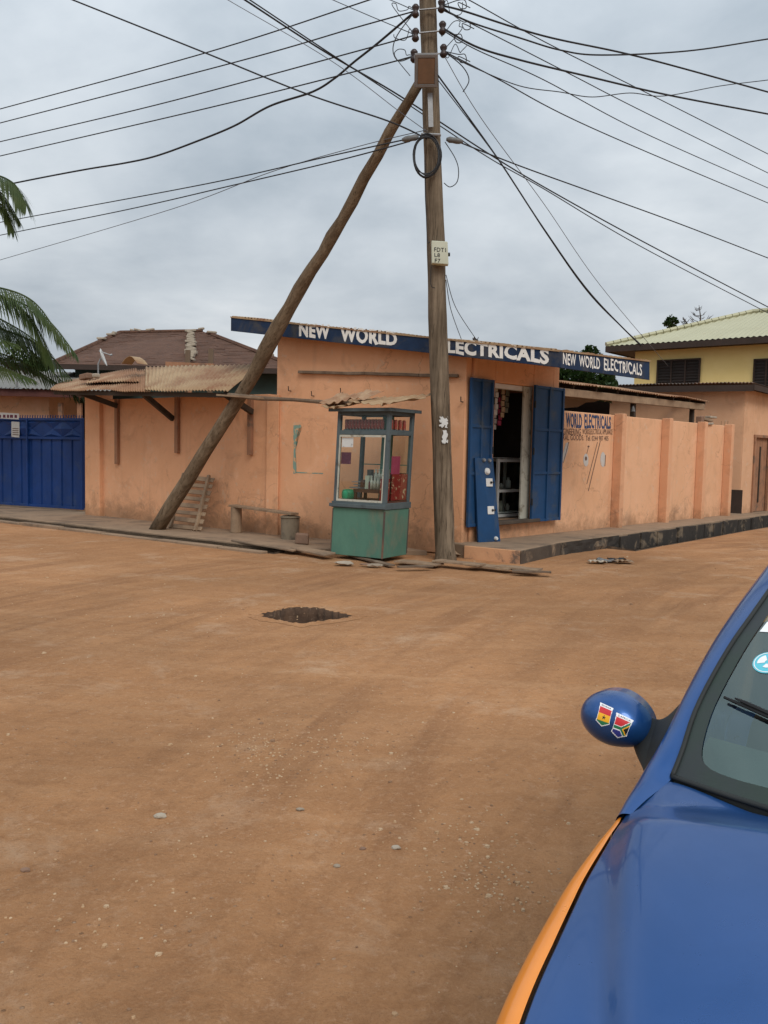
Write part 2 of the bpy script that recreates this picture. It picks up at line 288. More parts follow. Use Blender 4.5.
    h3=nt.nodes.new('ShaderNodeMath'); h3.operation='MULTIPLY_ADD'; nt.links.new(mt('ADD',arcs[0],mt('MULTIPLY',arcs[2],.6)),h3.inputs[0]); h3.inputs[1].default_value=.35; nt.links.new(h2.outputs[0],h3.inputs[2])
    bumpit(nt,b,h3.outputs[0],.75,.035)
    return m
MT['ground']=groundmat()
MT['pit_soil']=worn('dark_pit_soil',(.115,.066,.04),(.06,.036,.024),9,.95,(.2,.13,.085),14,(.55,.65),1.0,25)  # darker soil colour for the inside of the pothole
# ------------------------------------------------------------------ mesh helpers
class MB:
    def __init__(s): s.v=[]; s.f=[]; s.m=[]
    def add(s,vs,fs,mi=0):
        o=len(s.v); s.v+= [Vector(x) for x in vs]
        for f in fs: s.f.append([i+o for i in f]); s.m.append(mi)
    def hexa(s,p,mi=0):   # p: 8 points, bottom 0-3 ring then top 4-7 ring
        s.add(p,[(3,2,1,0),(4,5,6,7),(0,1,5,4),(1,2,6,5),(2,3,7,6),(3,0,4,7)],mi)
    def box(s,c,sx,sy,sz,ax=None,ay=None,az=None,mi=0):
        c=Vector(c); ax=(ax or Vector((1,0,0)))*sx/2; ay=(ay or Vector((0,1,0)))*sy/2; az=(az or Z)*sz/2
        s.hexa([c-ax-ay-az,c+ax-ay-az,c+ax+ay-az,c-ax+ay-az,c-ax-ay+az,c+ax-ay+az,c+ax+ay+az,c-ax+ay+az],mi)
    def slab(s,q,n,mi=0): # quad q extruded by vector n
        q=[Vector(x) for x in q]; s.hexa(q+[x+Vector(n) for x in q],mi)
    def beam(s,a,b,w,h,up=None,mi=0,jit=0):
        a=Vector(a); b=Vector(b); d=(b-a).normalized(); up=up or (Z if abs(d.z)<.9 else Vector((0,1,0)))
        sx=d.cross(up).normalized()*w/2; sy=sx.cross(d).normalized()*h/2
        s.hexa([a-sx-sy,b-sx-sy,b+sx-sy,a+sx-sy,a-sx+sy,b-sx+sy,b+sx+sy,a+sx+sy],mi)
    def prism(s,poly,z0,z1,mi=0):
        n=len(poly); zt=z1 if isinstance(z1,(list,tuple)) else [z1]*n
        s.add([(p[0],p[1],z0) for p in poly]+[(p[0],p[1],zt[i]) for i,p in enumerate(poly)],
              [tuple(range(n))[::-1],tuple(range(n,2*n))]+[(i,(i+1)%n,n+(i+1)%n,n+i) for i in range(n)],mi)
    def tube(s,pts,rad,n=8,mi=0,cap=True,jit=0,seed=0):
        pts=[Vector(p) for p in pts]; m=len(pts); R=rad if isinstance(rad,(list,tuple)) else [rad]*m
        vs=[]; ref=None
        for i,p in enumerate(pts):
            d=(pts[min(i+1,m-1)]-pts[max(i-1,0)]).normalized()
            if ref is None: ref=Vector((0,0,1)) if abs(d.z)<.9 else Vector((1,0,0))
            a=d.cross(ref).normalized(); b=a.cross(d).normalized(); ref=b
            for k in range(n):
                t=2*math.pi*k/n; r=R[i]
                q=p+(a*math.cos(t)+b*math.sin(t))*r
                if jit: q=p+(q-p)*(1+jit*noise.noise(Vector((math.cos(t)*1.5+seed,math.sin(t)*1.5,i*.35))))
                vs.append(q)
        fs=[(i*n+k,i*n+(k+1)%n,(i+1)*n+(k+1)%n,(i+1)*n+k) for i in range(m-1) for k in range(n)]
        if cap: fs+=[tuple(range(n))[::-1],tuple((m-1)*n+k for k in range(n))]
        s.add(vs,fs,mi)
    def grid(s,fn,nu,nv,mi=0):
        vs=[fn(i/nu,j/nv) for j in range(nv+1) for i in range(nu+1)]
        s.add(vs,[(j*(nu+1)+i,j*(nu+1)+i+1,(j+1)*(nu+1)+i+1,(j+1)*(nu+1)+i) for j in range(nv) for i in range(nu)],mi)
    def build(s,name,mat,parent=None,smooth=False,bevel=0,solid=0,fixn=True):
        me=bpy.data.meshes.new(name)
        base=Vector((0,0,0)); p=parent
        while p: base+=Vector(p.location); p=p.parent
        if parent is None:   # origin at the base centre of the mesh
            if s.v:
                xs=[v.x for v in s.v]; ys=[v.y for v in s.v]; base=Vector(((min(xs)+max(xs))/2,(min(ys)+max(ys))/2,min(v.z for v in s.v)))
        me.from_pydata([v-base for v in s.v],[],s.f)
        mats=mat if isinstance(mat,(list,tuple)) else [mat]
        for m in mats: me.materials.append(MT[m] if isinstance(m,str) else m)
        me.polygons.foreach_set('material_index',s.m)
        if fixn:
            bm=bmesh.new(); bm.from_mesh(me); bmesh.ops.recalc_face_normals(bm,faces=bm.faces); bm.to_mesh(me); bm.free()
        if smooth: me.polygons.foreach_set('use_smooth',[True]*len(me.polygons))
        me.update()
        o=bpy.data.objects.new(name,me); C.objects.link(o)
        if parent: o.parent=parent
        else: o.location=base
        if bevel:
            b=o.modifiers.new('bevel','BEVEL'); b.width=bevel; b.segments=2; b.limit_method='ANGLE'
        if solid:
            b=o.modifiers.new('solid','SOLIDIFY'); b.thickness=solid
        return o
def tag(o,label,cat,group=None):
    o['label']=label; o['category']=cat
    if group: o['group']=group
    return o
def thing(name,label,cat,loc,group=None):
    o=bpy.data.objects.new(name,None); C.objects.link(o); o.location=Vector((loc[0],loc[1],loc[2] if len(loc)>2 else 0)); o.empty_display_size=.2
    return tag(o,label,cat,group)
def struct(o): o['kind']='structure'; return o
def text2d(s,bold=.0):
    cu=bpy.data.curves.new('t','FONT'); cu.body=s; cu.size=1; cu.offset=bold; cu.resolution_u=3; cu.space_character=1.07
    o=bpy.data.objects.new('t',cu); C.objects.link(o); dg=bpy.context.evaluated_depsgraph_get(); dg.update()
    me=bpy.data.meshes.new_from_object(o.evaluated_get(dg)); vs=[v.co.copy() for v in me.vertices]; fs=[tuple(p.vertices) for p in me.polygons]
    C.objects.unlink(o); bpy.data.objects.remove(o); bpy.data.curves.remove(cu)
    x0=min(v.x for v in vs);x1=max(v.x for v in vs);y0=min(v.y for v in vs);y1=max(v.y for v in vs)
    return [((v.x-x0)/(x1-x0),(v.y-y0)/(y1-y0)) for v in vs],fs
def text_on(mb,s,q,bold=.02,wob=0,mi=0):
    """q = bottom-left, bottom-right, top-right, top-left"""
    uv,fs=text2d(s,bold); q=[Vector(x) for x in q]
    vs=[]
    for u,v in uv:
        a=q[0].lerp(q[1],u); b=q[3].lerp(q[2],u); p=a.lerp(b,v)
        if wob: p=p+(q[3]-q[0]).normalized()*wob*noise.noise(Vector((u*9,v*.7,len(s))))
        vs.append(p)
    mb.add(vs,fs,mi)
def catmull(pts,n=8):
    pts=[Vector(p) for p in pts]; out=[]
    for i in range(len(pts)-1):
        p0=pts[max(i-1,0)];p1=pts[i];p2=pts[i+1];p3=pts[min(i+2,len(pts)-1)]
        for k in range(n):
            t=k/n; out.append(.5*((2*p1)+(-p0+p2)*t+(2*p0-5*p1+4*p2-p3)*t*t+(-p0+3*p1-3*p2+p3)*t**3))
    out.append(pts[-1]); return out
def corr(mb,A,B,Cc,D,pitch=.076,amp=.012,ny=6,rag=0,sag=0,seed=0,mi=0,lift=0):
    """corrugated sheet: A->B along the eave, D/C the upper edge; ridges run A->D"""
    A,B,Cc,D=map(Vector,(A,B,Cc,D)); L=(B-A).length; nw=max(2,int(L/pitch)); nu=nw*4
    nv=(B-A).cross(D-A).normalized(); nv=nv if nv.z>0 else -nv
    def fn(u,v):
        r=rag*noise.noise(Vector((u*L*2.1,seed,0))) if v==0 else 0
        p=A.lerp(B,u).lerp(D.lerp(Cc,u),v+r*(1))
        return p+nv*(amp*math.sin(u*nw*2*math.pi)+sag*noise.noise(Vector((u*L*.8+seed,v*1.5,seed)))+lift)
    mb.grid(fn,nu,ny,mi)
# ------------------------------------------------------------------ ground reference points
PV=.06      # left pavement height
PR=.20      # right pavement height
Bc=Vector((1.25,13.66,0))                       # shop's street corner
Aw=P(275,534.5,PV); Aw.z=0                       # shop's left end
W0=P(101.6,515.7,PV); W0.z=0
LW=(W0,P(270,534,PV)); FW=(Aw,Bc)                # lean-to wall line, shop facade line
Rs=Vector((3.35,16.2,0)); Re=Vector((8.0,20.95,0)); 
RW=(Bc,Re); tR=tan(RW); nR=nrm(RW); tF=tan(FW); nF=nrm(FW); tL=tan(LW); nL=nrm(LW)
Cc=Bc+tR*2.75
# ------------------------------------------------------------------ ground sheet
def axis(lo,hi,fine,step):
    """graded coordinates: step inside the fine band, growing outside"""
    a=[fine[0]]
    while a[-1]<fine[1]: a.append(a[-1]+step)
    s=step; x=a[-1]
    while x<hi: s*=1.13; x+=s; a.append(min(x,hi))
    s=step; x=a[0]; b=[]
    while x>lo: s*=1.13; x-=s; b.append(max(x,lo))
    return sorted(set(b+a))
XS=axis(-320,320,(-4.2,3.6),.085); YS=axis(-60,700,(1.6,10.6),.085)
xs2=[x for x in XS if not(-1.5<x<-.1)]+[-1.5+i*.0225 for i in range(63)]; ys2=[y for y in YS if not(7.9<y<9.4)]+[7.9+i*.022 for i in range(69)]
XS=sorted(set(round(x,4) for x in xs2)); YS=sorted(set(round(y,4) for y in ys2))
HOLE=P(303,614,0)
def gz(x,y):
    r=math.hypot(x,y); 
    if r>40: return -.02
    z=.016*noise.noise(Vector((x*.35,y*.35,3)))+.004*noise.noise(Vector((x*1.3,y*1.3,7)))+.0035*noise.noise(Vector((x*5,y*5,1)))
    # wheel ruts from lower left to upper right
    for k,off in enumerate((-.55,.75,2.1)):
        c=math.hypot(x-20,y)-20.1+off*.8+.1*math.sin(y*.7+k); z-=.012*math.exp(-(c/.13)**2)
        z+=.006*math.exp(-((abs(c)-.2)/.07)**2)
    z-=.010
    fade=max(0,min(1,(r-.5)/1.5)); 
    edge=max(0,min(1,(17-r)/6)) if False else 1
    return z*fade-.004
gm=MB(); nx=len(XS)
gm.v=[Vector((x,y,gz(x,y))) for y in YS for x in XS]
gm.f=[(j*nx+i,j*nx+i+1,(j+1)*nx+i+1,(j+1)*nx+i) for j in range(len(YS)-1) for i in range(nx-1)]; gm.m=[0]*len(gm.f)
def hr(a_,rr):   # outline of the pothole: a worn diamond
    k=1/((abs(math.cos(a_))/.48)**1.35+(abs(math.sin(a_))/.42)**1.35)**(1/1.35)
    k*=1+.26*noise.noise(Vector((math.cos(a_)*1.4,math.sin(a_)*1.4,5)))+.09*noise.noise(Vector((math.cos(a_)*6,math.sin(a_)*6,8)))
    return k*rr
keep=[]
for f_ in gm.f:
    c_=(gm.v[f_[0]]+gm.v[f_[2]])/2; dx_,dy_=c_.x-HOLE.x,c_.y-HOLE.y
    if math.hypot(dx_,dy_)>hr(math.atan2(dy_,dx_),1.12): keep.append(f_)
gm.f=keep; gm.m=[0]*len(keep)
go=gm.build('ground',['ground'],smooth=True,fixn=False); go.location=(0,0,0)
me=go.data; off=Vector(((XS[0]+XS[-1])/2,(YS[0]+YS[-1])/2,min(v.z for v in gm.v)))
for v in me.vertices: v.co+=off
struct(go)
hb_=MB(); NA=150; RR=[1.30,1.22,1.14,1.08,1.04,1.0,.985,.97,.95,.92,.88,.82,.74,.64,.5,.34,.17,.03]
for j,rr in enumerate(RR):
    for i in range(NA):
        a_=2*math.pi*i/NA; k=hr(a_,rr); x=HOLE.x+k*math.cos(a_); y=HOLE.y+k*math.sin(a_)
        lip=.016*math.exp(-((rr-1.08)/.08)**2)*(.6+noise.noise(Vector((a_*3,0,1))))
        dp=0 if rr>=1 else .27*(1-math.exp(-(1-rr)/.035))*(1-.25*max(0,rr-.6))
        z=gz(x,y)+.003+lip-dp+ (.03*noise.noise(Vector((x*6,y*6,2))) if rr<.97 else 0)+(.012*noise.noise(Vector((x*22,y*22,3))) if rr<1.1 else 0)
        jx=.012*noise.noise(Vector((x*15,y*15,z*15))) if rr<1 else 0
        hb_.v.append(Vector((x+jx,y,z)))
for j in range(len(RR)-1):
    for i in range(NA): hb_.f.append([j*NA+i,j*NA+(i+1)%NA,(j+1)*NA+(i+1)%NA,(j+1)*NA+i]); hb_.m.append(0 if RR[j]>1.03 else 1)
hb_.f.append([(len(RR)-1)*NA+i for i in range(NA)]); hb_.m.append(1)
struct(hb_.build('pothole',['ground','pit_soil'],smooth=True))
# channels cut into the sheet: gutter on the left, open drain on the right
Gi=[P(45,521,PV),P(215,540,PV)]; tg=(Gi[1]-Gi[0]).normalized(); tg.z=0; ng=nrm((Gi[0],Gi[1]))
G0=Gi[0]-tg*9; G1=Gi[1]+tg*1.6; G0.z=G1.z=0
Rp=[P(521,550,PR),P(560,542,PR),P(618,534.6,PR),P(722.5,520,PR),P(750,516.8,PR)]
Rp.append(Rp[-1]+(Rp[-1]-Rp[0]).normalized()*14)
for p in Rp: p.z=0
D0=Rp[2]-(Rp[3]-Rp[2]).normalized()*.45; dD=(Rp[3]-Rp[2]).normalized(); nD=nrm((Rp[2],Rp[3])); D1=Rp[3]+dD*14
def cutchan(bm,a,b,n,w):
    t=(b-a).normalized(); polys=[]
    def inside(p): return 0<(p-a).dot(t)<(b-a).length and 0<(p-a).dot(n)<w
    for pt,nn in ((a,n),(a+n*w,n),(a,t),(b,t)):
        geom=[f for f in bm.faces if abs((f.calc_center_median()-a).dot(n))<3 and -3<(f.calc_center_median()-a).dot(t)<(b-a).length+3]
        ed={e for f in geom for e in f.edges}; vv={v for f in geom for v in f.verts}
        bmesh.ops.bisect_plane(bm,geom=list(vv)+list(ed)+geom,plane_co=pt,plane_no=nn)
    dl=[f for f in bm.faces if inside(Vector((f.calc_center_median().x,f.calc_center_median().y,0)))]
    bmesh.ops.delete(bm,geom=dl,context='FACES')
bm=bmesh.new(); bm.from_mesh(me)
cutchan(bm,G0,G1,ng,.26); cutchan(bm,D0,D1,nD,.55)
bm.to_mesh(me); bm.free()
def channel(name,a,b,n,w,d,mat):
    mb=MB(); dn=Vector((0,0,-d)); t=(b-a).normalized()
    mb.add([a+Z*.03,b+Z*.03,b+dn,a+dn,a+n*w+dn,b+n*w+dn,b+n*w+Z*.0,a+n*w+Z*.0],[(0,1,2,3),(3,2,5,4),(4,5,6,7),(0,3,4,7),(1,2,5,6)])
    struct(mb.build(name,mat))
channel('gutter',G0,G1,ng,.26,.22,'cement_dark'); channel('drain',D0,D1,nD,.55,.45,'cement_dark')
# kerb strip on the road side of the gutter, in broken lengths
mb=MB(); t=0; L=(G1-G0).length
while t<L-.2:
    l=random.uniform(.9,1.6); a=G0+tg*t+ng*.27; b=G0+tg*min(L,t+l-.02)+ng*.27; zz=random.uniform(.02,.045)
    mb.prism([a.xy,b.xy,(b+ng*.15).xy,(a+ng*.15).xy],-.2,zz); t+=l
struct(mb.build('kerb','cement',bevel=.012))
# pavements
mb=MB(); back=Vector((-.3,.95,0))
mb.prism([G0.xy,G1.xy,(Bc+Vector((-.55,.0,0))).xy,(Bc+Vector((-1,.6,0))).xy,(Aw+back).xy,(W0+back*.7).xy,(W0-tL*9+back).xy],-.3,PV)
struct(mb.build('pavement','cement',bevel=.01))
mb=MB()
poly=[Rp[0].xy]+[p.xy for p in Rp[1:]]+[(Rp[-1]+Vector((-2.2,2.4,0))).xy,(Re+Vector((-.5,.8,0))).xy,(Bc+tR*.5-nR*.6).xy,(Bc+Vector((-.25,.05,0))).xy]
p0=P(465,546,PR*.9); poly.append((p0.x,p0.y))
mb.prism(poly,-.6,PR)
struct(mb.build('pavement','cement',bevel=.015))
# block face of the right pavement (dark, damp, blocks with gaps)
mb=MB()
for i in range(1,len(Rp)-1):
    a,b=Rp[i],Rp[i+1]; n=nrm((a,b)); L=(b-a).length; t=.0
    if i<2:
        mb.grid(lambda u,v:a.lerp(b,u)+n*(.025+.03*noise.noise(Vector((u*9,v*3,4))))+Z*(-.1+(PR+.09)*v),30,6); continue
    while t<L:
        l=min(random.uniform(.32,.62),L-t)
        q=a+(b-a).normalized()*(t+.004); r=a+(b-a).normalized()*(t+l)
        for z0,z1 in ((-.44,-.13),(-.125,PR-.015-random.uniform(0,.03))):
            d=random.uniform(.0,.06)
            mb.prism([q.xy,r.xy,(r+n*(.02+d)).xy,(q+n*(.025+d)).xy],z0,z1)
        t+=l
struct(mb.build('pavement_blocks','drainstone',bevel=.006))
mb=MB(); a=p0.copy(); b=Rp[0].copy(); a.z=b.z=0; n=nrm((a,b))
mb.prism([a.xy,b.xy,(b+n*.03).xy,(a+n*.03).xy],-.1,PR-.01)
a=Rp[0];b=Rp[1]; n2=nrm((a,b)); 
struct(mb.build('step_face','stepface',bevel=.01))
mb=MB(); mb.prism([(a+n*.03).xy,b.xy,(b+n2*.02).xy,(a+n2*.03+n*.03).xy],-.1,PR-.01); struct(mb.build('pavement_side','cement_dark',bevel=.01))

# ------------------------------------------------------------------ the electrical shop
F1=V(232,318,FW,.28); F2=V(560,352,FW,.28); F2b=V(560,368,FW,.28); F1b=V(232,331,FW,.28)
RL=(F2,F2+tR*3)                      # right fascia line
F3=V(648,362,RL,0); 
F4=F2+tR*5.2-tF*2.0+Vector((0,0,0)); F4.z=F2.z+.12*(F3.z-F2.z)+.33
nrf=(F2-F1).cross(F3-F2).normalized(); nrf=nrf if nrf.z>0 else -nrf
def roofz(x,y): return F1.z-(nrf.x*(x-F1.x)+nrf.y*(y-F1.y))/nrf.z
F3e=F3.copy()
Bk1=F3+Vector((-3.2,2.6,0)); Bk0=F1+Vector((.9,3.0,0)); Bk1.z=roofz(Bk1.x,Bk1.y); Bk0.z=roofz(Bk0.x,Bk0.y)
shop=thing('shop_building','salmon orange corner shop with blue painted sign boards under its sloping roof','shop',(*((Aw+Bc)/2).xy,0))
TH_=.2
Fk=Cc+Vector((-2.6,2.3,0)); Gk=Aw+Vector((.9,2.6,0))
def wtop(p): return roofz(p[0],p[1])-.06
mb=MB()
def wallseg(mb,a,b,n,z0,z1a,z1b,th=TH_,mi=0):
    a=Vector(a);b=Vector(b); i=-n*th
    mb.hexa([(a.x,a.y,z0),(b.x,b.y,z0),(b.x+i.x,b.y+i.y,z0),(a.x+i.x,a.y+i.y,z0),(a.x,a.y,z1a),(b.x,b.y,z1b),(b.x+i.x,b.y+i.y,z1b),(a.x+i.x,a.y+i.y,z1a)],mi)
wallseg(mb,Aw,Bc-tR*0,nF,0,wtop(Aw),wtop(Bc))
d0=V(492,500,RW); d1=V(530,500,RW); zs=.50; zd=V(510,384,RW).z
d0.z=d1.z=0
wallseg(mb,Bc+tR*.205,d0,nR,0,wtop(Bc),wtop(d0)); wallseg(mb,d1,Cc,nR,0,wtop(d1),wtop(Cc))
wallseg(mb,d0,d1,nR,0,zs,zs); wallseg(mb,d0,d1,nR,zd,wtop(d0),wtop(d1))
def nn(a,b):
    t=(b-a).normalized(); n=Vector((t.y,-t.x,0)); c=(Aw+Bc+Cc+Fk+Gk)/5
    return n if n.dot(a-c)>0 else -n
for a,b in ((Cc,Fk),(Fk,Gk),(Gk,Aw)): wallseg(mb,a,b,nn(a,b),0,wtop(a),wtop(b))
mb.build('wall','wall',shop,bevel=.015)
# rough plinth dirt mound & slight buttress at the corner foot
mb=MB(); mb.grid(lambda u,v:(Bc+Vector((-.30+.6*u,0,0))+Vector((0,-.22+.3*v,0))+Z*(PR*.2+.16*math.sin(math.pi*min(1,u))*v+.03*noise.noise(Vector((u*3,v*3,0))))),8,6)
mb.build('corner_plinth','cement',shop,smooth=True)
# floor, then dark wall panels added to stand in for room shade
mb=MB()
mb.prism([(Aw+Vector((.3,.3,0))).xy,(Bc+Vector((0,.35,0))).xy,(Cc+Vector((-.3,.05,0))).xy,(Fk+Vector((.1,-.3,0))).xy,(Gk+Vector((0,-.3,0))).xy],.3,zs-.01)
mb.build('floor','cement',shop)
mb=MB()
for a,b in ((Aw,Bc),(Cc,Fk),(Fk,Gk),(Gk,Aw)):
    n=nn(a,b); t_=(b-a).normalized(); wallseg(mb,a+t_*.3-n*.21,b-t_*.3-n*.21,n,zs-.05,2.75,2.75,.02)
mb.build('shade_panels','room_shade',shop)
# roof sheets + rough edge
mb=MB(); corr(mb,F1+Z*.03,F2+Z*.03,Bk1+Z*.03,Bk0+Z*.03,.076,.012,8,.01,.02,4)
mb.add([F2+Z*.03,F3+Z*.03,Bk1+Z*.03],[(0,1,2)])
rf=mb.build('roof','tansheet',shop,solid=.006)
mb=MB()
for k in range(6):
    a=F1.lerp(Bk0,k/5*.96+.02)-Z*.07; b=F2.lerp(Bk1,k/5*.96+.02)-Z*.07; mb.beam(a,b,.06,.09)
mb.build('rafters','wooddark',shop)
mb=MB(); 
# tan lip of sheet ends on the boards
for a,b,n in ((F1,F2,nF),(F2,F3,nR)):
    L=(b-a).length; K=int(L/.05)
    for i in range(K):
        q=a.lerp(b,i/K); r=a.lerp(b,(i+1)/K); h=.012+.02*noise.noise(Vector((i*.17,1,0)))+.006*math.sin(i*4.1)
        mb.slab([q-n*.02,r-n*.02,r+n*.045,q+n*.045],Z*(.012+max(0,h)))
mb.build('sheet_edge','tansheet',shop)
zb=(F2.z-F2b.z); zf=F1.z-F1b.z
mb=MB(); mb.slab([F1,F2+tF*.034,F2+tF*.034-Z*zb,F1-Z*zf],nF*.03); front=mb.build('fascia_board','signblue',shop,bevel=.004); front['label']='long front blue board with white lettering'
s1=V(561,350,RL,0);s2=V(648,362,RL,0);s3=V(648,380,RL,0);s4=V(561,368,RL,0)
mb=MB(); mb.slab([F2+tR*.002,s2,s3,F2+tR*.002-Z*zb],nR*.03); side=mb.build('fascia_board','signblue',shop,bevel=.004); side['label']='side blue board with narrow white lettering'
mb=MB(); o=.033+.28
def q4(l,*pp): return [V(x,y,l,o) for x,y in pp]
text_on(mb,'NEW',q4(FW,(299,336.5),(330,339.5),(330,325),(299,323)),.045,.03)
text_on(mb,'WORLD',q4(FW,(340,341.5),(397,346),(397,331.5),(340,326)),.045,.03)
text_on(mb,'E',q4(FW,(430,349.5),(441,351),(441,338),(430,336.5)),.045)
text_on(mb,'LECTRICALS',q4(FW,(447,353),(549,363.5),(549,349),(447,338.5)),.045,.03)
mb.build('lettering','paintwhite',front,fixn=False)
mb=MB(); o=.033
text_on(mb,'NEW',[V(x,y,RL,o) for x,y in ((563,364.5),(576,366),(576,355),(563,353))],.02,.03)
text_on(mb,'WORLD',[V(x,y,RL,o) for x,y in ((579,366.5),(600,369.5),(600,358),(579,355))],.02,.03)
text_on(mb,'ELECTRICALS',[V(x,y,RL,o) for x,y in ((604,370),(642,375.5),(642,364),(604,358.5))],.02,.03)
mb.build('lettering','paintwhite',side,fixn=False)
# soffit boards under the overhang
mb=MB(); q=[F1b+nF*-.01,F2b-nF*.01,Vector((*Bc.xy,wtop(Bc)-.18)),Vector((*Aw.xy,wtop(Aw)-.18))]
# lintel pieces above door (brown-red return)
h1=V(467,384,RW,.02);h2=V(550,375,RW,.02)
# door frame
mb=MB()
for p in (d0,d1):
    mb.box((p.x-nR.x*.10,p.y-nR.y*.10,(zs+zd)/2),.09,.12,zd-zs-.004,tR,nR)
mb.box(((d0.x+d1.x)/2-nR.x*.1,(d0.y+d1.y)/2-nR.y*.1,zd-.045),(d1-d0).length-.1,.12,.08,tR,nR)
fr=mb.build('door_frame','white',shop,bevel=.006)
mb=MB(); pq=V(524,500,RW,-.02); mb.box((pq.x,pq.y,(zs+zd)/2),.26,.03,zd-zs-.02,tR,nR); mb.build('door_reveal','kwhite',shop)
mb=MB(); m_=(d0+d1)/2+nR*.03; mb.box((m_.x,m_.y,zs-.02),(d1-d0).length+.25,.24,.06,tR,nR); mb.build('door_sill','cement_dark',shop,bevel=.01)
def shutter(x0,x1,out,lab,zl=zs-.05,pl=None):
    a=V(x0,500,RW,out); b=V(x1,500,RW,out); t=(b-a); t.z=0; w=t.length; t.normalize(); n=nR
    par=bpy.data.objects.new('shutter',None); C.objects.link(par)
    z0=zl; z1=zd+.02; H=z1-z0
    mb=MB(); c=(a+b)/2; mb.box((c.x,c.y,(z0+z1)/2),w,.02,H,t,n)
    o=mb.build('shutter','shutter',shop,bevel=.003); bpy.data.objects.remove(par)
    if lab: o['label']=lab
    mb=MB()
    for f in (0.0,.5,1.0):
        q=a+t*(w-.05)*f+t*.025; mb.box((q.x+n.x*.02,q.y+n.y*.02,(z0+z1)/2),.05 if f!=.5 else .035,.035,H+.004,t,n)
    for f in (0.01,.36,.68,.99):
        mb.box((c.x+n.x*.016,c.y+n.y*.016,z0+H*f),w-.02,.03,.045,t,n)
    mb.build('shutter_frame','shutter',o,bevel=.004)
    mb=MB()
    for f in (.15,.52,.86):
        q=(b if x1<500 else a)+n*.03; mb.tube([q+Z*(z0+H*f-.06-q.z),q+Z*(z0+H*f+.06-q.z)],.018,8)
    mb.build('hinge','black',o)
    return o
shutter(467,489.5,.05,'scuffed shutter folded back beside the leaning sign'); shutter(530.5,559.5,.10,'right shutter with cleaner paint')
# timber batten on facade and wire pegs
mb=MB(); a=V(299,372,FW,.04); b=V(458,376,FW,.04); pts=[a.lerp(b,i/9)+Z*.015*noise.noise(Vector((i*.9,0,2))) for i in range(10)]
for i in range(9): mb.beam(pts[i],pts[i+1]+(pts[i+1]-pts[i]).normalized()*.002,.05,.075-.02*(i%3==1),up=nF)
tag(mb.build('timber_batten','wood',bevel=.008),'long thin weathered timber fixed across the shop front under sign','timber')
for x,y in ((291,391),(314,396),(343,393),(463,402)):
    mb=MB(); q=V(x,y,FW,0); mb.tube([q,q+nF*.07,q+nF*.08+Z*.08],.009,6); mb.build('wire_peg','black',shop)
# teal painted bracket mark
mb=MB(); o=.003
def fw(x,y): return V(x,y,FW,o)
L_=[(293.5,425.5),(300,424.5),(302,426.5),(298.6,428.5),(297.2,433),(296.2,440),(295.6,448),(295.4,456),(295.8,464),(296.6,473),(293.4,474),(293,464),(293.6,455),(293.8,446),(293.2,436)]
cn=fw(295.5,450); vs=[fw(x,y) for x,y in L_]
mb.add([cn]+vs,[(0,i+1,(i+1)%len(vs)+1) for i in range(len(vs))])
mb.add([fw(296,473),fw(323,474),fw(323,473),fw(296,471.8)],[(0,1,2,3)])
mb.build('paint_mark','paintteal',shop,fixn=False)
# interior goods -------------------------------------------------
def roomp(px,py,depth): return V(px,py,RW,-depth)
cab=thing('display_cabinet','white framed glass display cabinet standing inside the shop doorway','cabinet',(*roomp(510,515,.55).xy,zs))
a=roomp(497,500,.5); b=roomp(522,500,.5); a.z=b.z=zs; t=(b-a).normalized(); w=(b-a).length; h=V(508,459,RW,-.5).z-zs
mb=MB()
for s in (0,1):
    for dd in (0,.4):
        q=a+t*w*s-nR*dd; mb.box((q.x,q.y,zs+h/2),.05,.05,h,t,nR)
for zz in (.025,h*.45,h-.03):
    c=(a+b)/2; mb.box((c.x,c.y,zs+zz),w,.05,.05,t,nR); mb.box((c.x-nR.x*.4,c.y-nR.y*.4,zs+zz),w,.05,.05,t,nR)
mb.build('frame','white',cab,bevel=.004)
mb=MB(); c=(a+b)/2-nR*.2
for zz in (.06,h*.45,h): mb.box((c.x,c.y,zs+zz+.015),w,.40,.012,t,nR)
mb.build('shelf','white',cab)
mb=MB(); c=(a+b)/2; mb.box((c.x,c.y,zs+h/2),w-.05,.008,h-.06,t,nR); mb.build('glass_pane','glass',cab)
k=0
for row,zz in enumerate((.075,h*.45+.03)):
    for j in range(3):
        q=a+t*w*(.22+.28*j)-nR*.2; r=.04+.012*((j+row)%2); hh=.1+.05*((j*2+row)%3)
        mb=MB(); mb.tube([q+Z*(zz),q+Z*(zz+hh*.7),q+Z*(zz+hh*.8),q+Z*(zz+hh)],[r,r,r*.5,r*.45],10)
        tag(mb.build('glass_jar',['white','kwhite','painticon'][(j+row)%3],smooth=True),['lower','upper'][row]+' shelf pale jar, '+['left','middle','right'][j]+' one in the shop display cabinet','jar','jars inside the shop display cabinet')
shn=thing('goods_rack','dark back shelving with stock seen through the shop doorway','shelf',(*roomp(510,500,1.6).xy,zs))
a=roomp(470,500,1.7); b=roomp(545,500,1.7); t=(b-a); t.z=0; w=t.length; t.normalize(); c=(a+b)/2
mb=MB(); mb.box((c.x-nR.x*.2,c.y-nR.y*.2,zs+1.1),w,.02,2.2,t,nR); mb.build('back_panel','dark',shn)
mb=MB()
for zz in (.5,1.0,1.5,2.0): mb.box((c.x,c.y,zs+zz),w,.35,.025,t,nR)
mb.build('shelf','brown',shn)
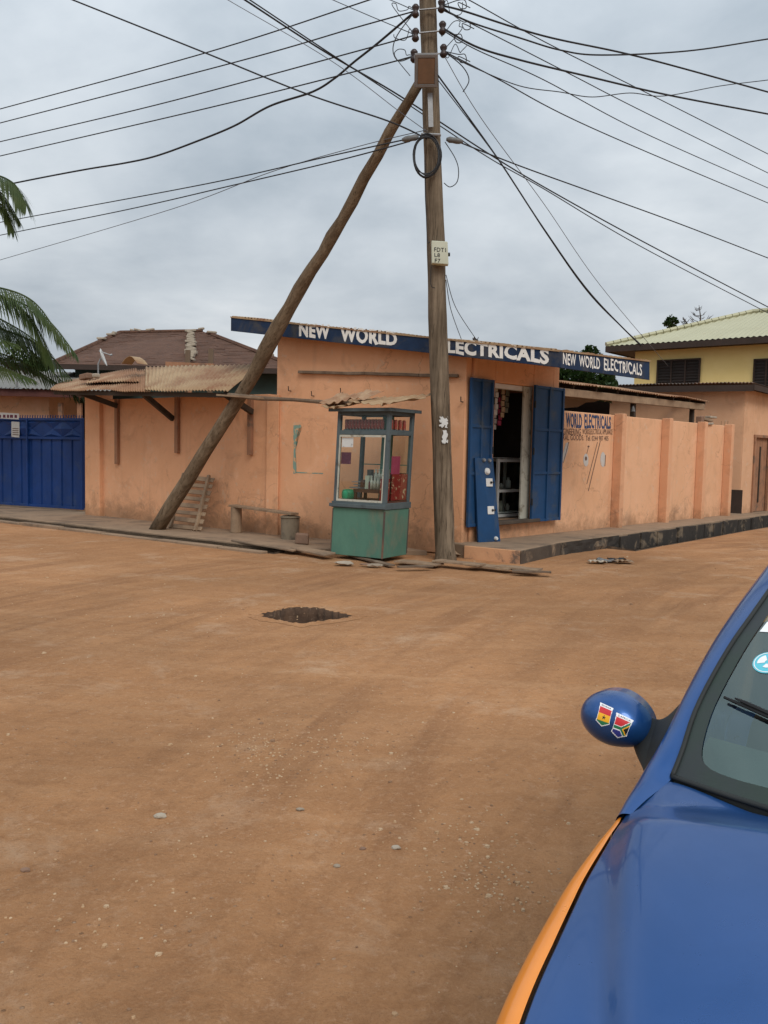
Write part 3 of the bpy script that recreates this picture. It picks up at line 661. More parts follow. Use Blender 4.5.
for i,(px,py,mt) in enumerate(((496,389,'paper'),(503,392,'beige'),(500,400,'pinkpack'),(495,404,'paper'),(507,388,'box'))):
    q=roomp(px,py,.35+.06*i); mb=MB()
    for k in range(5): mb.box((q.x+t.x*.02*(k%2),q.y,q.z-.10*k),.085,.02,.085,tR,nR)
    mb.tube([q+Z*.03,Vector((q.x,q.y,zd-.05))],.004,4)
    tag(mb.build('hanging_packet',mt),['white packet strip hanging highest at left inside the shop doorway','beige packet strip hanging second from left inside shop doorway','pink packet strip hanging in the shop doorway','white packet strip hanging lowest at the shop doorway edge','cream packet strip hanging nearest the doorway centre'][i],'packets','packet strips hanging in the doorway')
# leaning blue display board
bd=thing('display_board','narrow blue board with lamp fittings leaning beside the shop door','display board',(*P(487,541,PR).xy,PR))
q=[V(478,542,RW,.36),V(500,541,RW,.36),V(493,458,RW,.10),V(475,458,RW,.10)]
q[0]=P(478.5,542.5,PR);q[1]=P(500.5,541.5,PR)
mb=MB(); nb=(q[1]-q[0]).cross(q[3]-q[0]).normalized(); nb=nb if nb.dot(nR)>0 else -nb
mb.slab(q,-nb*.04); mb.build('panel','shutter',bd,bevel=.004)
def bq(u,v): return q[0].lerp(q[1],u).lerp(q[3].lerp(q[2],u),v)
rx=(q[1]-q[0]).normalized(); ry=(q[3]-q[0]).normalized()
for (u,v,k) in ((.58,.84,0),(.62,.71,1),(.6,.38,1),(.78,.04,2),(.45,.975,3),(.75,.97,3)):
    c=bq(u,v); mb=MB()
    if k==1: mb.box(c+nb*.02,.13,.13,.04,rx,ry,nb)
    elif k==0: mb.tube([c,c+nb*.03,c+nb*.06],[.06,.055,.03],14)
    else: mb.tube([c,c+nb*.03,c+nb*.05],[.035,.03,.02],10)
    mb.build('lamp_fitting','white' if k!=3 else 'metal',bd,bevel=.004 if k==1 else 0)
    if k==1:
        mb=MB(); mb.tube([c+nb*.04+rx*.03,c+nb*.055+rx*.03],.02,8); mb.tube([c+rx*.09+nb*.0,c+rx*.09+nb*.03],.018,8); mb.build('socket','black',bd)

# ------------------------------------------------------------------ lean-to wall on the left
lw=thing('shed_wall','long low salmon wall with vertical timbers under the rusty roof','wall',(*((W0+Aw)/2).xy,0))
zt=V(150,398,LW).z
mb=MB(); e=P(270,534,PV); e.z=0; j=Aw-nF*.02
wallseg(mb,W0-tL*.2,V(268,500,LW),nL,0,zt,zt-.0)
mb.build('wall','wall',lw,bevel=.01)
mb=MB(); a=V(268,500,LW,0); b=Aw; a.z=b.z=0; 
mb.prism([(a+nL*.06).xy,(b+nF*.05+tF*.1).xy,(b-nF*.25).xy,(a-nL*.25).xy],0,zt-.02); pl=mb.build('corner_pilaster','wall',lw,bevel=.01)
for i,(x,y0,y1) in enumerate(((117,399,464),(177,397,453),(250,398,455))):
    a=V(x,y1,LW,.04); mb=MB(); mb.box((a.x,a.y,(a.z+zt)/2),.10,.07,zt-a.z,tL,nL); mb.build('timber','batten',lw,bevel=.008)
pr=thing('gate_pier','square salmon pier at the right end of the blue gate','pier',(*W0.xy,0))
mb=MB(); a=V(85,514,LW,.10); b=V(99.5,516,LW,.10); a.z=b.z=0; zp=V(92,393,LW,.1).z
mb.prism([a.xy,b.xy,(b-nL*.35).xy,(a-nL*.35).xy],0,zp); mb.build('shaft','wall',pr,bevel=.015)
# awning roof
aw=thing('lean_to_roof','patched rusty corrugated roof propped over the low wall','roof',(*((W0+Aw)/2).xy,zt))
def A_(px,py,out=1.0): return V(px,py,LW,out)
e0=A_(50,389.5); e1=A_(150,391.5); e2=A_(228,392); b0=V(66,380,LW,-.35); b1=V(150,368.5,LW,-.35); b2=V(262,366,LW,-.35); e2b=A_(243,386,.8)
mb=MB(); corr(mb,e0,e1,b1,b0,.076,.014,6,.05,.05,2); s=mb.build('rusty_sheet','rust',aw,solid=.004,smooth=True)
mb=MB(); corr(mb,e1-tL*.15+Z*.03,e2+Z*.01,b2+Z*.02,b1-tL*.15+Z*.03,.085,.017,6,.02,.03,5); s=mb.build('tan_sheet','tansheet',aw,solid=.004,smooth=True)
mb=MB(); c0=e0.lerp(b0,.25);c1=e1.lerp(b1,.3); corr(mb,c0+tL*1.2+Z*.05,c0.lerp(c1,.9)+Z*.06,b0.lerp(b1,.85)+Z*.07,b0.lerp(b1,.45)+Z*.05,.085,.016,4,.08,.05,9); s=mb.build('loose_sheet','rust',aw,solid=.004,smooth=True)
mb=MB()
mb.beam(e0+nL*-.12-Z*.06,e2-nL*.12-Z*.05,.07,.08); mb.beam(b0-Z*.08,b2-Z*.08,.07,.08)
mb.build('purlin','wooddark',aw)
for (x0,y0,x1,y1) in ((78,392,117,406),(141,392,173,419),(225,394,252,412)):
    a=A_(x0,y0,.9); b=V(x1,y1,LW,.06); mb=MB(); mb.beam(a,b,.07,.10); mb.build('strut','wooddark',aw)
def obj1(mb,name,mat,label,cat,group=None,**k): return tag(mb.build(name,mat,**k),label,cat,group)
mb=MB(); a=A_(228,395,.95); b=V(329,402.5,FW,.55); mb.tube([a,a.lerp(b,.33)-Z*.02,a.lerp(b,.66)-Z*.0,b],[.035,.04,.03,.035],8,jit=.2); 
obj1(mb,'wooden_stick','wood','thin horizontal stick running from rusty roof to kiosk top','stick')
mb=MB(); a=A_(218,395,1.0); b=V(262,398,LW,.9); mb.beam(a,b,.09,.03); obj1(mb,'loose_plank','woodh','short plank laid at the rusty roof corner behind the leaning log','plank')
# junk on that roof
mb=MB(); c=V(140,365,LW,.2); pts=[c+tL*(-.28+.09*i)+Z*(.02+.14*math.sin(i*.55)) for i in range(7)]
mb.grid(lambda u,v:(pts[min(6,int(u*6))]+nL*(.25*v)+Z*.03*noise.noise(Vector((u*4,v*3,1)))),6,3); obj1(mb,'curled_sheet','tansheet','curled scrap of tan metal lying on top of the rusty roof','metal scrap',solid=.006)
mb=MB(); c=V(86,379,LW,.5); mb.box(c+Z*.05,.3,.16,.12,(tL+Z*.1).normalized(),nL); obj1(mb,'roof_block','brick','broken block weighing down the left end of rusty roof','block',bevel=.02)
mb=MB(); c=V(96,378,LW,.4); mb.box(c+Z*.05,.16,.12,.09,tL,nL); obj1(mb,'roof_stone','mortar','small pale stone beside the block on rusty roof','stone',bevel=.025)
# ------------------------------------------------------------------ blue gate
ga=P(0,505.8,PV); gb=P(84.5,511.5,PV); ga.z=gb.z=0; GL=(ga,gb); tG=tan(GL); nG=nrm(GL)
gt=thing('metal_gate','blue sheet metal gate with diamond panels and spikes','gate',(*((ga+gb)/2).xy,0))
g0=gb-tG*5.4; Wg=5.4; ztg=V(60,418.5,GL).z; zm=V(60,439,GL).z
mb=MB(); nS=60
def gp(u,z,o): p=gb-tG*Wg*(1-u)+nG*o; return Vector((p.x,p.y,z))
# ribbed lower sheet: upright trapezoid folds
K=16
prof=[0,0,.03,.03]
vs=[];fs=[]
xsg=[];
for i in range(K):
    for dx,o in ((0,.0),(.80,.0),(.84,-.03),(.96,-.03)): xsg.append(((i+dx)/K,o))
xsg.append((1,0))
for u,o in xsg: vs.append(gp(u,PV+.08,o)); vs.append(gp(u,zm,o))
fs=[(2*i,2*i+2,2*i+3,2*i+1) for i in range(len(xsg)-1)]
mb.add(vs,fs); mb.build('ribbed_sheet','gate',gt,solid=.004)
mb=MB()
for z in (PV+.07,zm+.02,ztg-.02): mb.beam(gp(0,z,.03),gp(1,z,.03),.05,.06)
for u in (0.005,.335,.665,.995): mb.beam(gp(u,PV+.04,.035),gp(u,ztg,.035),.07,.05,up=tG)
mb.build('frame','gate',gt,bevel=.004)
mb=MB()
nd=4
mb.add([gp(0,zm,-.005),gp(1,zm,-.005),gp(1,ztg,-.005),gp(0,ztg,-.005)],[(0,1,2,3)])
for i in range(nd):
    u0=i/nd;u1=(i+1)/nd;um=(u0+u1)/2; zc=(zm+ztg)/2; e=.004
    z0=zm+.05; z1=ztg-.05
    hw=(u1-u0)*.24; P0=[gp(um-hw,zc,.005),gp(um,z1,.005),gp(um+hw,zc,.005),gp(um,z0,.005)]; cp=gp(um,zc,.07)
    mb.add(P0+[cp],[(0,1,4),(1,2,4),(2,3,4),(3,0,4)])
    for s,(ux,zx) in enumerate(((u0,z1),(u1,z1),(u0,z0),(u1,z0))):
        c=gp(ux,zx,.005); 
        nbh=[P0[0] if ux==u0 else P0[2], P0[1] if zx==z1 else P0[3]]
        cc=(c+nbh[0]+nbh[1])/3+nG*.045
        mb.add([c,nbh[0],nbh[1],cc],[(0,1,3),(1,2,3),(2,0,3)])
mb.build('diamond_panel','gate',gt,fixn=False)
mb=MB(); u=0
for i in range(64):
    u=(i+.5)/64; mb.tube([gp(u,ztg-.01,.03),gp(u,ztg+.05,.03),gp(u,ztg+.09,.03)],[.012,.012,.002],5)
    mb.tube([gp(u,ztg+.04,.03),gp(u+.006,ztg+.07,.03)],.006,4)
mb.build('spike_row','gate',gt)
mb=MB(); a=V(11,420,GL,.06);b=V(20,420,GL,.06); 
mb.slab([V(11.5,437,GL,.065),V(19.5,437.5,GL,.065),V(19.5,422,GL,.065),V(11.5,421.5,GL,.065)],nG*.004); nt_=tag(mb.build('gate_notice','paper'),'small white printed notice stuck on the blue gate','notice')
mb=MB()
for k in range(4): mb.slab([V(12.5,429+2*k,GL,.070),V(18.6,429.2+2*k,GL,.070),V(18.6,428.4+2*k,GL,.070),V(12.5,428.2+2*k,GL,.070)],nG*.001)
mb.build('print','paintdark',nt_,fixn=False)
mb=MB(); mb.slab([V(-8,418,GL,.05),V(19,419.5,GL,.05),V(19,413.5,GL,.05),V(-8,412,GL,.05)],nG*.01); bn=tag(mb.build('gate_banner','white'),'short white strip banner tied along the gate spikes at left','banner')
mb=MB()
for k,(x0,x1) in enumerate(((-4,1),(3,5.5),(7,9),(10,13),(14.5,17))): mb.slab([V(x0,417.6+.05*k,GL,.061),V(x1,417.8+.05*k,GL,.061),V(x1,414.8+.05*k,GL,.061),V(x0,414.6+.05*k,GL,.061)],nG*.001)
mb.build('print','maroon',bn)
# ------------------------------------------------------------------ house behind the gate
def simple(px,py,Y): return PY(px,py,Y)
hl=thing('low_house','orange walled low house with grey corrugated roof behind the gate','house',(-12,25.5,0))
zt1=PY(20,391,25).z
mb=MB(); mb.prism([(-17,24.4),(PY(49,400,25).x,25),(PY(49,400,25).x,29.5),(-17,29.5)],0,zt1); mb.build('wall','wall2',hl,bevel=.01)
mb=MB(); x1=PY(84,393,25).x; mb.prism([(-17.4,23.85),(x1+.9,24.5),(x1+.9,24.55),(-17.4,23.9)],PY(40,396.5,24.3).z,PY(40,389,24.3).z); mb.build('fascia','redboard',hl)
mb=MB(); corr(mb,(-17.4,23.8,PY(40,388.5,24.2).z),(x1+.95,24.4,PY(40,388.5,24.2).z),(x1+.95,29,PY(40,371,28.6).z),(-17.4,28.4,PY(40,371,28.6).z),.12,.018,4,.01,.02,3); mb.build('roof','greysheet',hl,solid=.006)
for px in (61,80): 
    mb=MB(); q=PY(px,450,24.7); mb.box((q.x,24.7,1.4),.12,.12,2.8); mb.build('post','batten',hl)
mb=MB(); q0=PY(50,410,27.5).x; mb.prism([(q0,27.5),(x1+2,27.5),(x1+2,27.6),(q0,27.6)],0,zt1-.1); mb.build('back_wall','dark',hl)
mb=MB(); q=PY(17,385,24.3); mb.tube([q-Z*.05,PY(17,366,24.3)],.03,6); obj1(mb,'vent_pipe','metal','short grey pipe standing at the edge of the grey corrugated roof','pipe')
# brown hip roof house
hb=thing('hip_roof_house','house with weathered brown tiled hip roof behind the left wall','house',(-6,31,0))
ze=PY(60,364,27).z; eL=PY(52,364,27).x; eR=PY(300,366,27).x
y0,y1=27,36; rL=PY(120,333,31.5); rR=PY(203,331.5,31.5)
mb=MB(); nU=90
mb.prism([(eL+.5,y0+.6),(eR-.5,y0+.6),(eR-.5,y1-.6),(eL+.5,y1-.6)],0,ze+.02); mb.build('wall','green_wall',hb)
mb=MB()
E0,E1,E2,E3=Vector((eL,y0,ze)),Vector((eR,y0,ze)),Vector((eR,y1,ze)),Vector((eL,y1,ze))
def rows(mb,a,b,c,d,n):   # stepped courses between eave a-b and ridge d-c
    nvv=(b-a).cross(d-a).normalized(); nvv=nvv if nvv.z>0 else -nvv
    for i in range(n):
        u=i/n; v=(i+1)/n+.004; p,q=a.lerp(d,u),b.lerp(c,u); r,s=b.lerp(c,v),a.lerp(d,v)
        m=max(2,int((q-p).length/.28))
        for k in range(m):
            w0,w1=k/m,(k+1)/m; h=.006+.022*abs(noise.noise(Vector((i*1.7,k*2.3,4)))) 
            if random.random()<.02: continue
            A,B,Cx,Dx=p.lerp(q,w0),p.lerp(q,w1),s.lerp(r,w1),s.lerp(r,w0)
            mb.add([A+nvv*h,B+nvv*h,Cx,Dx,A-nvv*.01,B-nvv*.01],[(0,1,2,3),(4,5,1,0)])
mb.add([E0,E1,E2,E3,rL-Z*.03,rR-Z*.03],[(0,1,5,4),(1,2,5),(2,3,4,5),(3,0,4)])
rows(mb,E0,E1,rR,rL,26); rows(mb,E3,E0,rL,rL,26)
rf=mb.build('roof','tile',hb,fixn=False)
for a,b in ((E0,rL),(rL,rR),(rR,E1)):
    mb=MB(); K=int((b-a).length/.35)
    for i in range(K):
        if random.random()<.95: mb.tube([a.lerp(b,i/K)+Z*.01,a.lerp(b,(i+.97)/K)+Z*.02],[.085,.075],6)
    mb.build('ridge_tiles','tile',rf)
mb=MB()
for i in range(14):
    u=random.random(); a,b=((rL,rR),(E0,rL),(rR,E1))[i%3]; q=a.lerp(b,u)+Z*.1; mb.box(q,random.uniform(.1,.35),.14,.07,Vector((1,0,random.uniform(-.2,.2))).normalized())
for i in range(16):
    v=i/16; q=E0.lerp(E1,.0); c=PY(191+3*noise.noise(Vector((i,0,0))),333+30*v,31.5-4.4*v); mb.box(c+Z*.08,.2+.25*random.random(),.25,.08,Vector((1,0,random.uniform(-.3,.3))).normalized())
mb.build('mortar','mortar',rf,bevel=.02)
mb=MB(); mb.prism([(eL-.02,y0-.03),(eR+.02,y0-.03),(eR+.02,y0-.005),(eL-.02,y0-.005)],ze-.16,ze-.004); mb.build('fascia','brownboard',hb)
for i,(px,py0,py1) in enumerate(((186,350,368),(209,349,368))):
    mb=MB(); a=PY(px,py1,26); b=PY(px+2,py0,26); mb.beam(a-Z*3,b,.14,.1); obj1(mb,'fence_stake','wood',['pale left stake standing before the brown tiled roof','right stake standing before the brown tiled roof'][i],'stake','stakes before the brown roof')
mb=MB(); a=PY(166,366,25.5); b=PY(214,368,25.5); mb.beam(a,b,.16,.24); a.z=0; mb.beam(PY(190,370,25.5),Vector((PY(190,370,25.5).x,25.5,0)),.1,.1); obj1(mb,'rail_beam','batten','horizontal beam crossing behind the rusty roof on a post','beam')
# satellite dish
dish=thing('satellite_dish','white satellite dish seen edge on above the rusty roof','satellite dish',(*PY(103,362,25.8).xy,3.4))
c=PY(101.5,358,25.8); ax=Vector((.93,.16,.34)).normalized(); u_=ax.cross(Vector((0,1,0))).normalized(); v_=ax.cross(u_).normalized()
mb=MB(); mb.grid(lambda u,v: c+(u_*math.cos(u*2*math.pi)*.27+v_*math.sin(u*2*math.pi)*.27)*v+ax*(.06*v*v),28,6); mb.build('reflector','white',dish,solid=.012,smooth=True)
mb=MB(); mb.tube([c-v_*0+u_*.22,c+ax*.28],.014,6); mb.tube([c+ax*.26,c+ax*.33],[.035,.03],8); mb.build('feed_arm','metal',dish)
mb=MB(); mb.tube([c-ax*.02,c-ax*.1-Z*.15,Vector((c.x-.1,c.y,0))],.025,7); mb.build('mast','metal',dish)
mb=MB(); c=PY(116,359,28); mb.tube([c-Z*4.2,c],.02,5); mb.box(c,.28,.04,.05); obj1(mb,'roof_antenna','metal','tiny aerial standing just right of the satellite dish','antenna')
# ------------------------------------------------------------------ right compound wall
cw=thing('compound_wall','pale salmon compound wall with darker pilasters and hand painted shop advert','wall',(*((Cc+Re)/2).xy,0))
zw=V(618,414,RW).z
S0=V(552,500,RW); S1=V(733,500,RW); S0.z=S1.z=0
ztop=lambda px,py:V(px,py,RW).z
mb=MB(); SA=Cc+tR*.003
xsw=[SA]; 
brk=[(600,0),(618,414.5),(660,419),(700,423),(728,425.5)]
zz=ztop(590,413)
wallseg(mb,SA,V(609,500,RW),nR,0,zz,ztop(609,414.5),.15)
wallseg(mb,V(609,500,RW)+tR*.002,V(729,500,RW),nR,0,ztop(618,415.5),ztop(729,426),.15)
mb.build('wall','wall2',cw,bevel=.012)
for i,(x0,x1) in enumerate(((611,620.5),(658.5,668),(694,702.5),(721,728.5))):
    a=V(x0,500,RW,0.002); b=V(x1-.9,500,RW,.002); a.z=b.z=0
    c=V((x0+x1)/2,500,RW).xy
    # shadow-side face of pilaster is its left flank; the pilaster body stands proud
    zz=ztop(x1,415+(x1-618)*.095)+.02; tp=.19
    b2=a+tR*.16
    mb=MB(); mb.prism([a.xy,b2.xy,(b2+nR*tp).xy,(a+nR*tp).xy],0,zz); mb.build('pilaster','wallr',cw,bevel=.012)
o=.004
def rq(*pp): return [V(x,y,RW,o) for x,y in pp]
mb=MB()
text_on(mb,'NEW',rq((540,427),(556,428),(556,412.5),(540,411)),.03)
text_on(mb,'WORLD',rq((566,427.5),(582,428.5),(582,414),(566,412.5)),.035,.02)
text_on(mb,'ELECTRICALS',rq((584.5,428.5),(611,429),(611,416.5),(584.5,414)),.03,.02)
mb.build('painted_title','paintblue',cw,fixn=False)
mb=MB()
text_on(mb,'GENERAL ENGINEERING',rq((541,434.3),(581,435.2),(581,428.6),(541,427.9)),.01)
text_on(mb,'WORKS,ELECTRICAL APPLIANCE',rq((582.5,435.2),(612.5,435.4),(612.5,429.3),(582.5,428.8)),.01)
text_on(mb,'GENERAL GOODS.',rq((553,440.2),(584,440.4),(584,434.9),(553,434.3)),.01)
text_on(mb,'Tel. 0244 987 405',rq((586,440.8),(608.5,440.8),(608.5,436),(586,435.4)),.01)
mb.build('painted_lettering','paintdark',cw,fixn=False)
mb=MB()
def ell(cx,cy,rx_,ry_,mi=0,o2=.004):
    vs=[V(cx,cy,RW,o2)]+[V(cx+rx_*math.cos(t),cy+ry_*math.sin(t),RW,o2) for t in [i*math.pi/8 for i in range(16)]]
    mb.add(vs,[(0,i+1,(i+1)%16+1) for i in range(16)],mi)
def ln(x0,y0,x1,y1,w,mi=0,o2=.004):
    mb.add([V(x0,y0,RW,o2),V(x0+w,y0,RW,o2),V(x1+w,y1,RW,o2),V(x1,y1,RW,o2)],[(0,1,2,3)],mi)
mb.add(rq((562,457),(566,443),(569,442),(568,450),(565,459),(562.5,463)),[(0,1,2,3,4,5)],0); ln(568.6,442,563,463,.6,1,.006)
ell(586,460,2.6,6.5); ell(586,458.5,1.1,2.2,1,.006); ln(588,448,586.6,454,.5,1); ell(588.6,446.5,1,1,1)
ell(603,459.5,2.6,7.5); ln(605.2,455,604.6,466,.7,1,.006)
ln(600,441,588,491,.7,1); ln(597.3,442,586.5,484,.6,1)
mb.build('painted_lamps',['painticon','paintdark'],cw,fixn=False)
mb=MB()
for i in range(26):
    px=700+random.random()*27; q=V(px,421+random.random()*5,RW,-.05); 
mb=MB()
for x in (721,724.5,727.5): q=V(x,426,RW,-.07); mb.tube([q-Z*.1,q+Z*.12+tR*.02],.009,5)
mb.build('rebar_stub','rust',cw)
for i,(x,y,w,h) in enumerate(((706,421,.5,.06),(711,418.5,.4,.05),(708,425,.35,.05),(700,421,.16,.16))):
    q=V(x,y,RW,-.06+.02*i); mb=MB(); mb.box(q+Z*.03,w,.14,h,(tR+Z*(.05*(i-1))).normalized(),nR); obj1(mb,'rubble_piece',['cement','mortar','mortar','brick'][i],['grey slab lying on top of the pilastered wall','pale upper slab on top of the pilastered wall','pale slab hanging over front edge of the pilastered wall','small reddish block on top of the pilastered wall'][i],'rubble','rubble on the compound wall',bevel=.012)
# shed canopy behind that wall
sh=thing('yard_canopy','dark timber canopy with rusty sheets above the pilastered wall','canopy',(*((Cc+Re)/2-nR*.8).xy,0))
def S_(px,py,out): return V(px,py,RW,out)
a=S_(549,381,-.25); b=S_(705,401,-.25); 
mb=MB(); mb.beam(S_(551,391,-.25),S_(703,407,-.25),.09,.15); mb.beam(S_(551,392,-1.6),S_(700,406,-1.6),.08,.12); mb.build('beam','woodh',sh,bevel=.01)
mb=MB()
for i in range(9):
    u=i/8; p=a.lerp(b,u); mb.beam(p-Z*.05-nR*.0,p-Z*.05-nR*1.6+Z*.2,.06,.09)
mb.build('rafter','wooddark',sh)
mb=MB(); corr(mb,a+nR*.12+Z*.0,b+nR*.12,b-nR*1.8+Z*.3,a-nR*1.8+Z*.3,.09,.014,4,.05,.03,8); mb.build('roof_sheet','rust',sh,solid=.005)
for x in (633,692): 
    mb=MB(); q=S_(x,410,-.35); mb.box((q.x,q.y,q.z/2+.1),.09,.09,q.z+.15,tR,nR); mb.build('post','wooddark',sh)
mb=MB(); mb.tube([S_(633,406,-.28),S_(633,412,-.26)],[.02,.05],8); mb.build('bulb_holder','insulgrey',sh)
# dark back wall and pale patch under the canopy
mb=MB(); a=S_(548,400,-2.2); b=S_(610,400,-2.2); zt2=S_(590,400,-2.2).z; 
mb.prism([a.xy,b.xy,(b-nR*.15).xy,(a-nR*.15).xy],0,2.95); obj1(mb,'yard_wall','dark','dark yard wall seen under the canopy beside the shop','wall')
mb=MB(); a=S_(548,400,-1.5); pts=[(545,395),(602,399),(594,402),(586,402.5),(578,407),(566,408),(545,408.5)]
mb.add([S_(x,y,-1.5) for x,y in pts]+[S_(x,y,-1.53) for x,y in pts],[tuple(range(7)),tuple(range(13,6,-1))]+[(i,(i+1)%7,7+(i+1)%7,7+i) for i in range(7)]); obj1(mb,'canvas_sheet','beige','pale cloth sheet hanging under the canopy beyond the shutter','cloth')
# ------------------------------------------------------------------ salmon outbuilding at right
K0=P(739.5,513.5,PR); K0.z=0
tS=(Vector((.70,.71,0))).normalized(); 
KL=(K0,K0+tS*6); tk=tan(KL); nk=nrm(KL); ts=Vector((-.84,.54,0)); KS=(K0,K0+ts*8); ns=nrm(KS)
ob=thing('outbuilding','salmon outbuilding with plank door and dark sheet roof at the right','building',(*K0.xy,0))
zc=V(742,384,KL).z; zr=V(768,395,KL).z
e1=V(768,500,KL); e1.z=0; Lk=(e1-K0).length; slope=(zr-zc)/Lk
dL=V(751,505,KL); dR_=V(766,505,KL); zdo=V(758,437,KL).z
mb=MB()
K0b=K0+ts*7.5; K1=K0+tk*7; K1b=K1+ts*7.5
def zz_(p): return zc+slope*.35*((p-K0).dot(tk))-.1
dL.z=dR_.z=0
wallseg(mb,K0+tk*.0,dL,nk,0,zz_(K0),zz_(dL)); wallseg(mb,dR_,K1,nk,0,zz_(dR_),zz_(K1)); wallseg(mb,dL,dR_,nk,zdo,zz_(dL),zz_(dR_))
wallseg(mb,K0+ts*.02-nk*.0,K0b,ns,0,zz_(K0),zz_(K0b))
mb.prism([(K1-nk*.2).xy,K1b.xy,(K1b+tk*.2).xy,(K1+tk*.2-nk*.2).xy],0,zz_(K1)); mb.prism([K0b.xy,K1b.xy,(K1b+ts*.2).xy,(K0b+ts*.2).xy],0,2.6)
mb.build('wall','pink',ob,bevel=.012)
mb=MB(); c=(dL+dR_)/2-nk*.06; w=(dR_-dL).length; hd=zdo-PR
dr=None
for i in range(6):
    q=dL+tk*(w*(i+.5)/6)-nk*.06; mb.box((q.x,q.y,PR+hd/2),w/6-.012,.03,hd-.02,tk,nk)
dr=mb.build('door','batten',ob,bevel=.003)
mb=MB(); q=c+nk*.03; mb.box((q.x,q.y,PR+hd*.5),.05,.03,hd*.75,tk,nk); mb.build('door_batten','wooddark',dr)
mb=MB()
for s in (0,1):
    q=(dL if s==0 else dR_); mb.box((q.x+nk.x*.01,q.y+nk.y*.01,PR+hd/2),.07,.06,hd+.04,tk,nk)
mb.box((c.x+nk.x*.07,c.y+nk.y*.07,zdo+.02),w+.1,.06,.07,tk,nk); mb.build('door_frame','batten',ob)
mb=MB(); r0=K0-tk*.25+nk*.35+ns*.3; 
def rz(p,up=0): return Vector((p.x,p.y,zc+slope*.35*((p-K0).dot(tk))+.02+up))
pA=K0+ns*.35-tk*.05; pB=K0b+ns*.35-tk*.05; pC=K1b+tk*.3; pD=K1+ns*.35+nk*.0
# ridges run along the street side; eave faces the yard
q0=K0+ts*7.6+ns*.3; q1=K0+ns*.3+nk*.25; q2=K1+nk*.25; q3=K1b
corr(mb,rz(q0),rz(q1),rz(q2),rz(q3),.09,.018,5,.01,.02,6); mb.build('roof','darksheet',ob,solid=.006)
mb=MB(); mb.beam(rz(q0)-Z*.14,rz(q1)-Z*.14,.04,.16); mb.beam(rz(q1)-Z*.12,rz(q2)-Z*.12,.04,.14); mb.build('fascia','brownboard',ob)
mb=MB(); q=V(734.5,505,KS,.02); mb.box((q.x,q.y,.5),.36,.03,.62,ts,ns); mb.build('low_opening','brownboard',ob)
# ------------------------------------------------------------------ yellow house
Y0=PY(606,346,34); Y1=PY(768,340,30.2); ty=Vector((Y1.x-Y0.x,Y1.y-Y0.y,0)).normalized(); by=Vector((-ty.y,ty.x,0))
if by.y<0: by=-by
ye=Y0.z
yh=thing('yellow_house','two storey yellow house with pale green hip roof and dark windows','house',(13,33,0))
Q0=Vector((Y0.x,Y0.y,ye)); Q1=Q0+ty*14; Q2=Q1+by*9.5; Q3=Q0+by*9.5
YL=(Q0,Q1); w0=Q0+ty*.9+by*.7; w1=Q1-ty*.7+by*.7
WL=(w0,w1)
mb=MB(); mb.prism([w0.xy,w1.xy,(w1+by*8).xy,(w0+by*8).xy],0,ye+.05); mb.build('wall','yellow',yh,bevel=.02)
rp=PY(757,312,0); 
# ridge start lies half depth in, find height by intersecting with plane over centreline
RLn=(Q0+by*4.75,Q1+by*4.75); R0=V(752,313,RLn); R1=R0+ty*4.5
mb=MB()
def hip(mb,a,b,c,d,pit=.2):
    L=(b-a).length; nvv=(b-a).cross(d-a).normalized(); nvv=nvv if nvv.z>0 else -nvv; nw=int(L/pit); nu=nw*4
    # keep ridges perpendicular to the eave: clip each column at hip line
    t=(b-a).normalized(); hd=(d-a)-t*((d-a).dot(t)); s0=(d-a).dot(t); s1=(c-a).dot(t)
    vs=[];fs=[]
    for i in range(nu+1):
        s=L*i/nu; m=1.0
        if s<s0: m=s/max(s0,1e-3)
        elif s>s1: m=(L-s)/max(L-s1,1e-3)
        o=nvv*.02*math.sin(i*math.pi/2)
        vs.append(a+t*s+o); vs.append(a+t*s+hd*m+o)
    mb.add(vs,[(2*i,2*i+2,2*i+3,2*i+1) for i in range(nu)])
hip(mb,Q0,Q1,R1,R0); hip(mb,Q3,Q0,R0,R0); hip(mb,Q1,Q2,R1,R1); hip(mb,Q2,Q3,R0,R1)
yr=mb.build('roof','greenroof',yh,fixn=False)
mb=MB()
for a,b in ((Q0,R0),(R0,R1),(R1,Q1)):
    K=int((b-a).length/.3)
    for i in range(K): mb.tube([a.lerp(b,i/K)+Z*.06,a.lerp(b,(i+.9)/K)+Z*.06],[.10,.10],6)
mb.build('ridge_cap','greenroof',yr)
mb=MB(); 
for a,b in ((Q0,Q1),(Q0,Q3)): mb.beam(a-Z*.13,b-Z*.13,.05,.22)
mb.build('fascia','brownboard',yh)
mb=MB(); mb.add([Q0-Z*.2,Q1-Z*.2,Q2-Z*.2,Q3-Z*.2],[(0,1,2,3)]); mb.build('soffit','brownboard',yh)
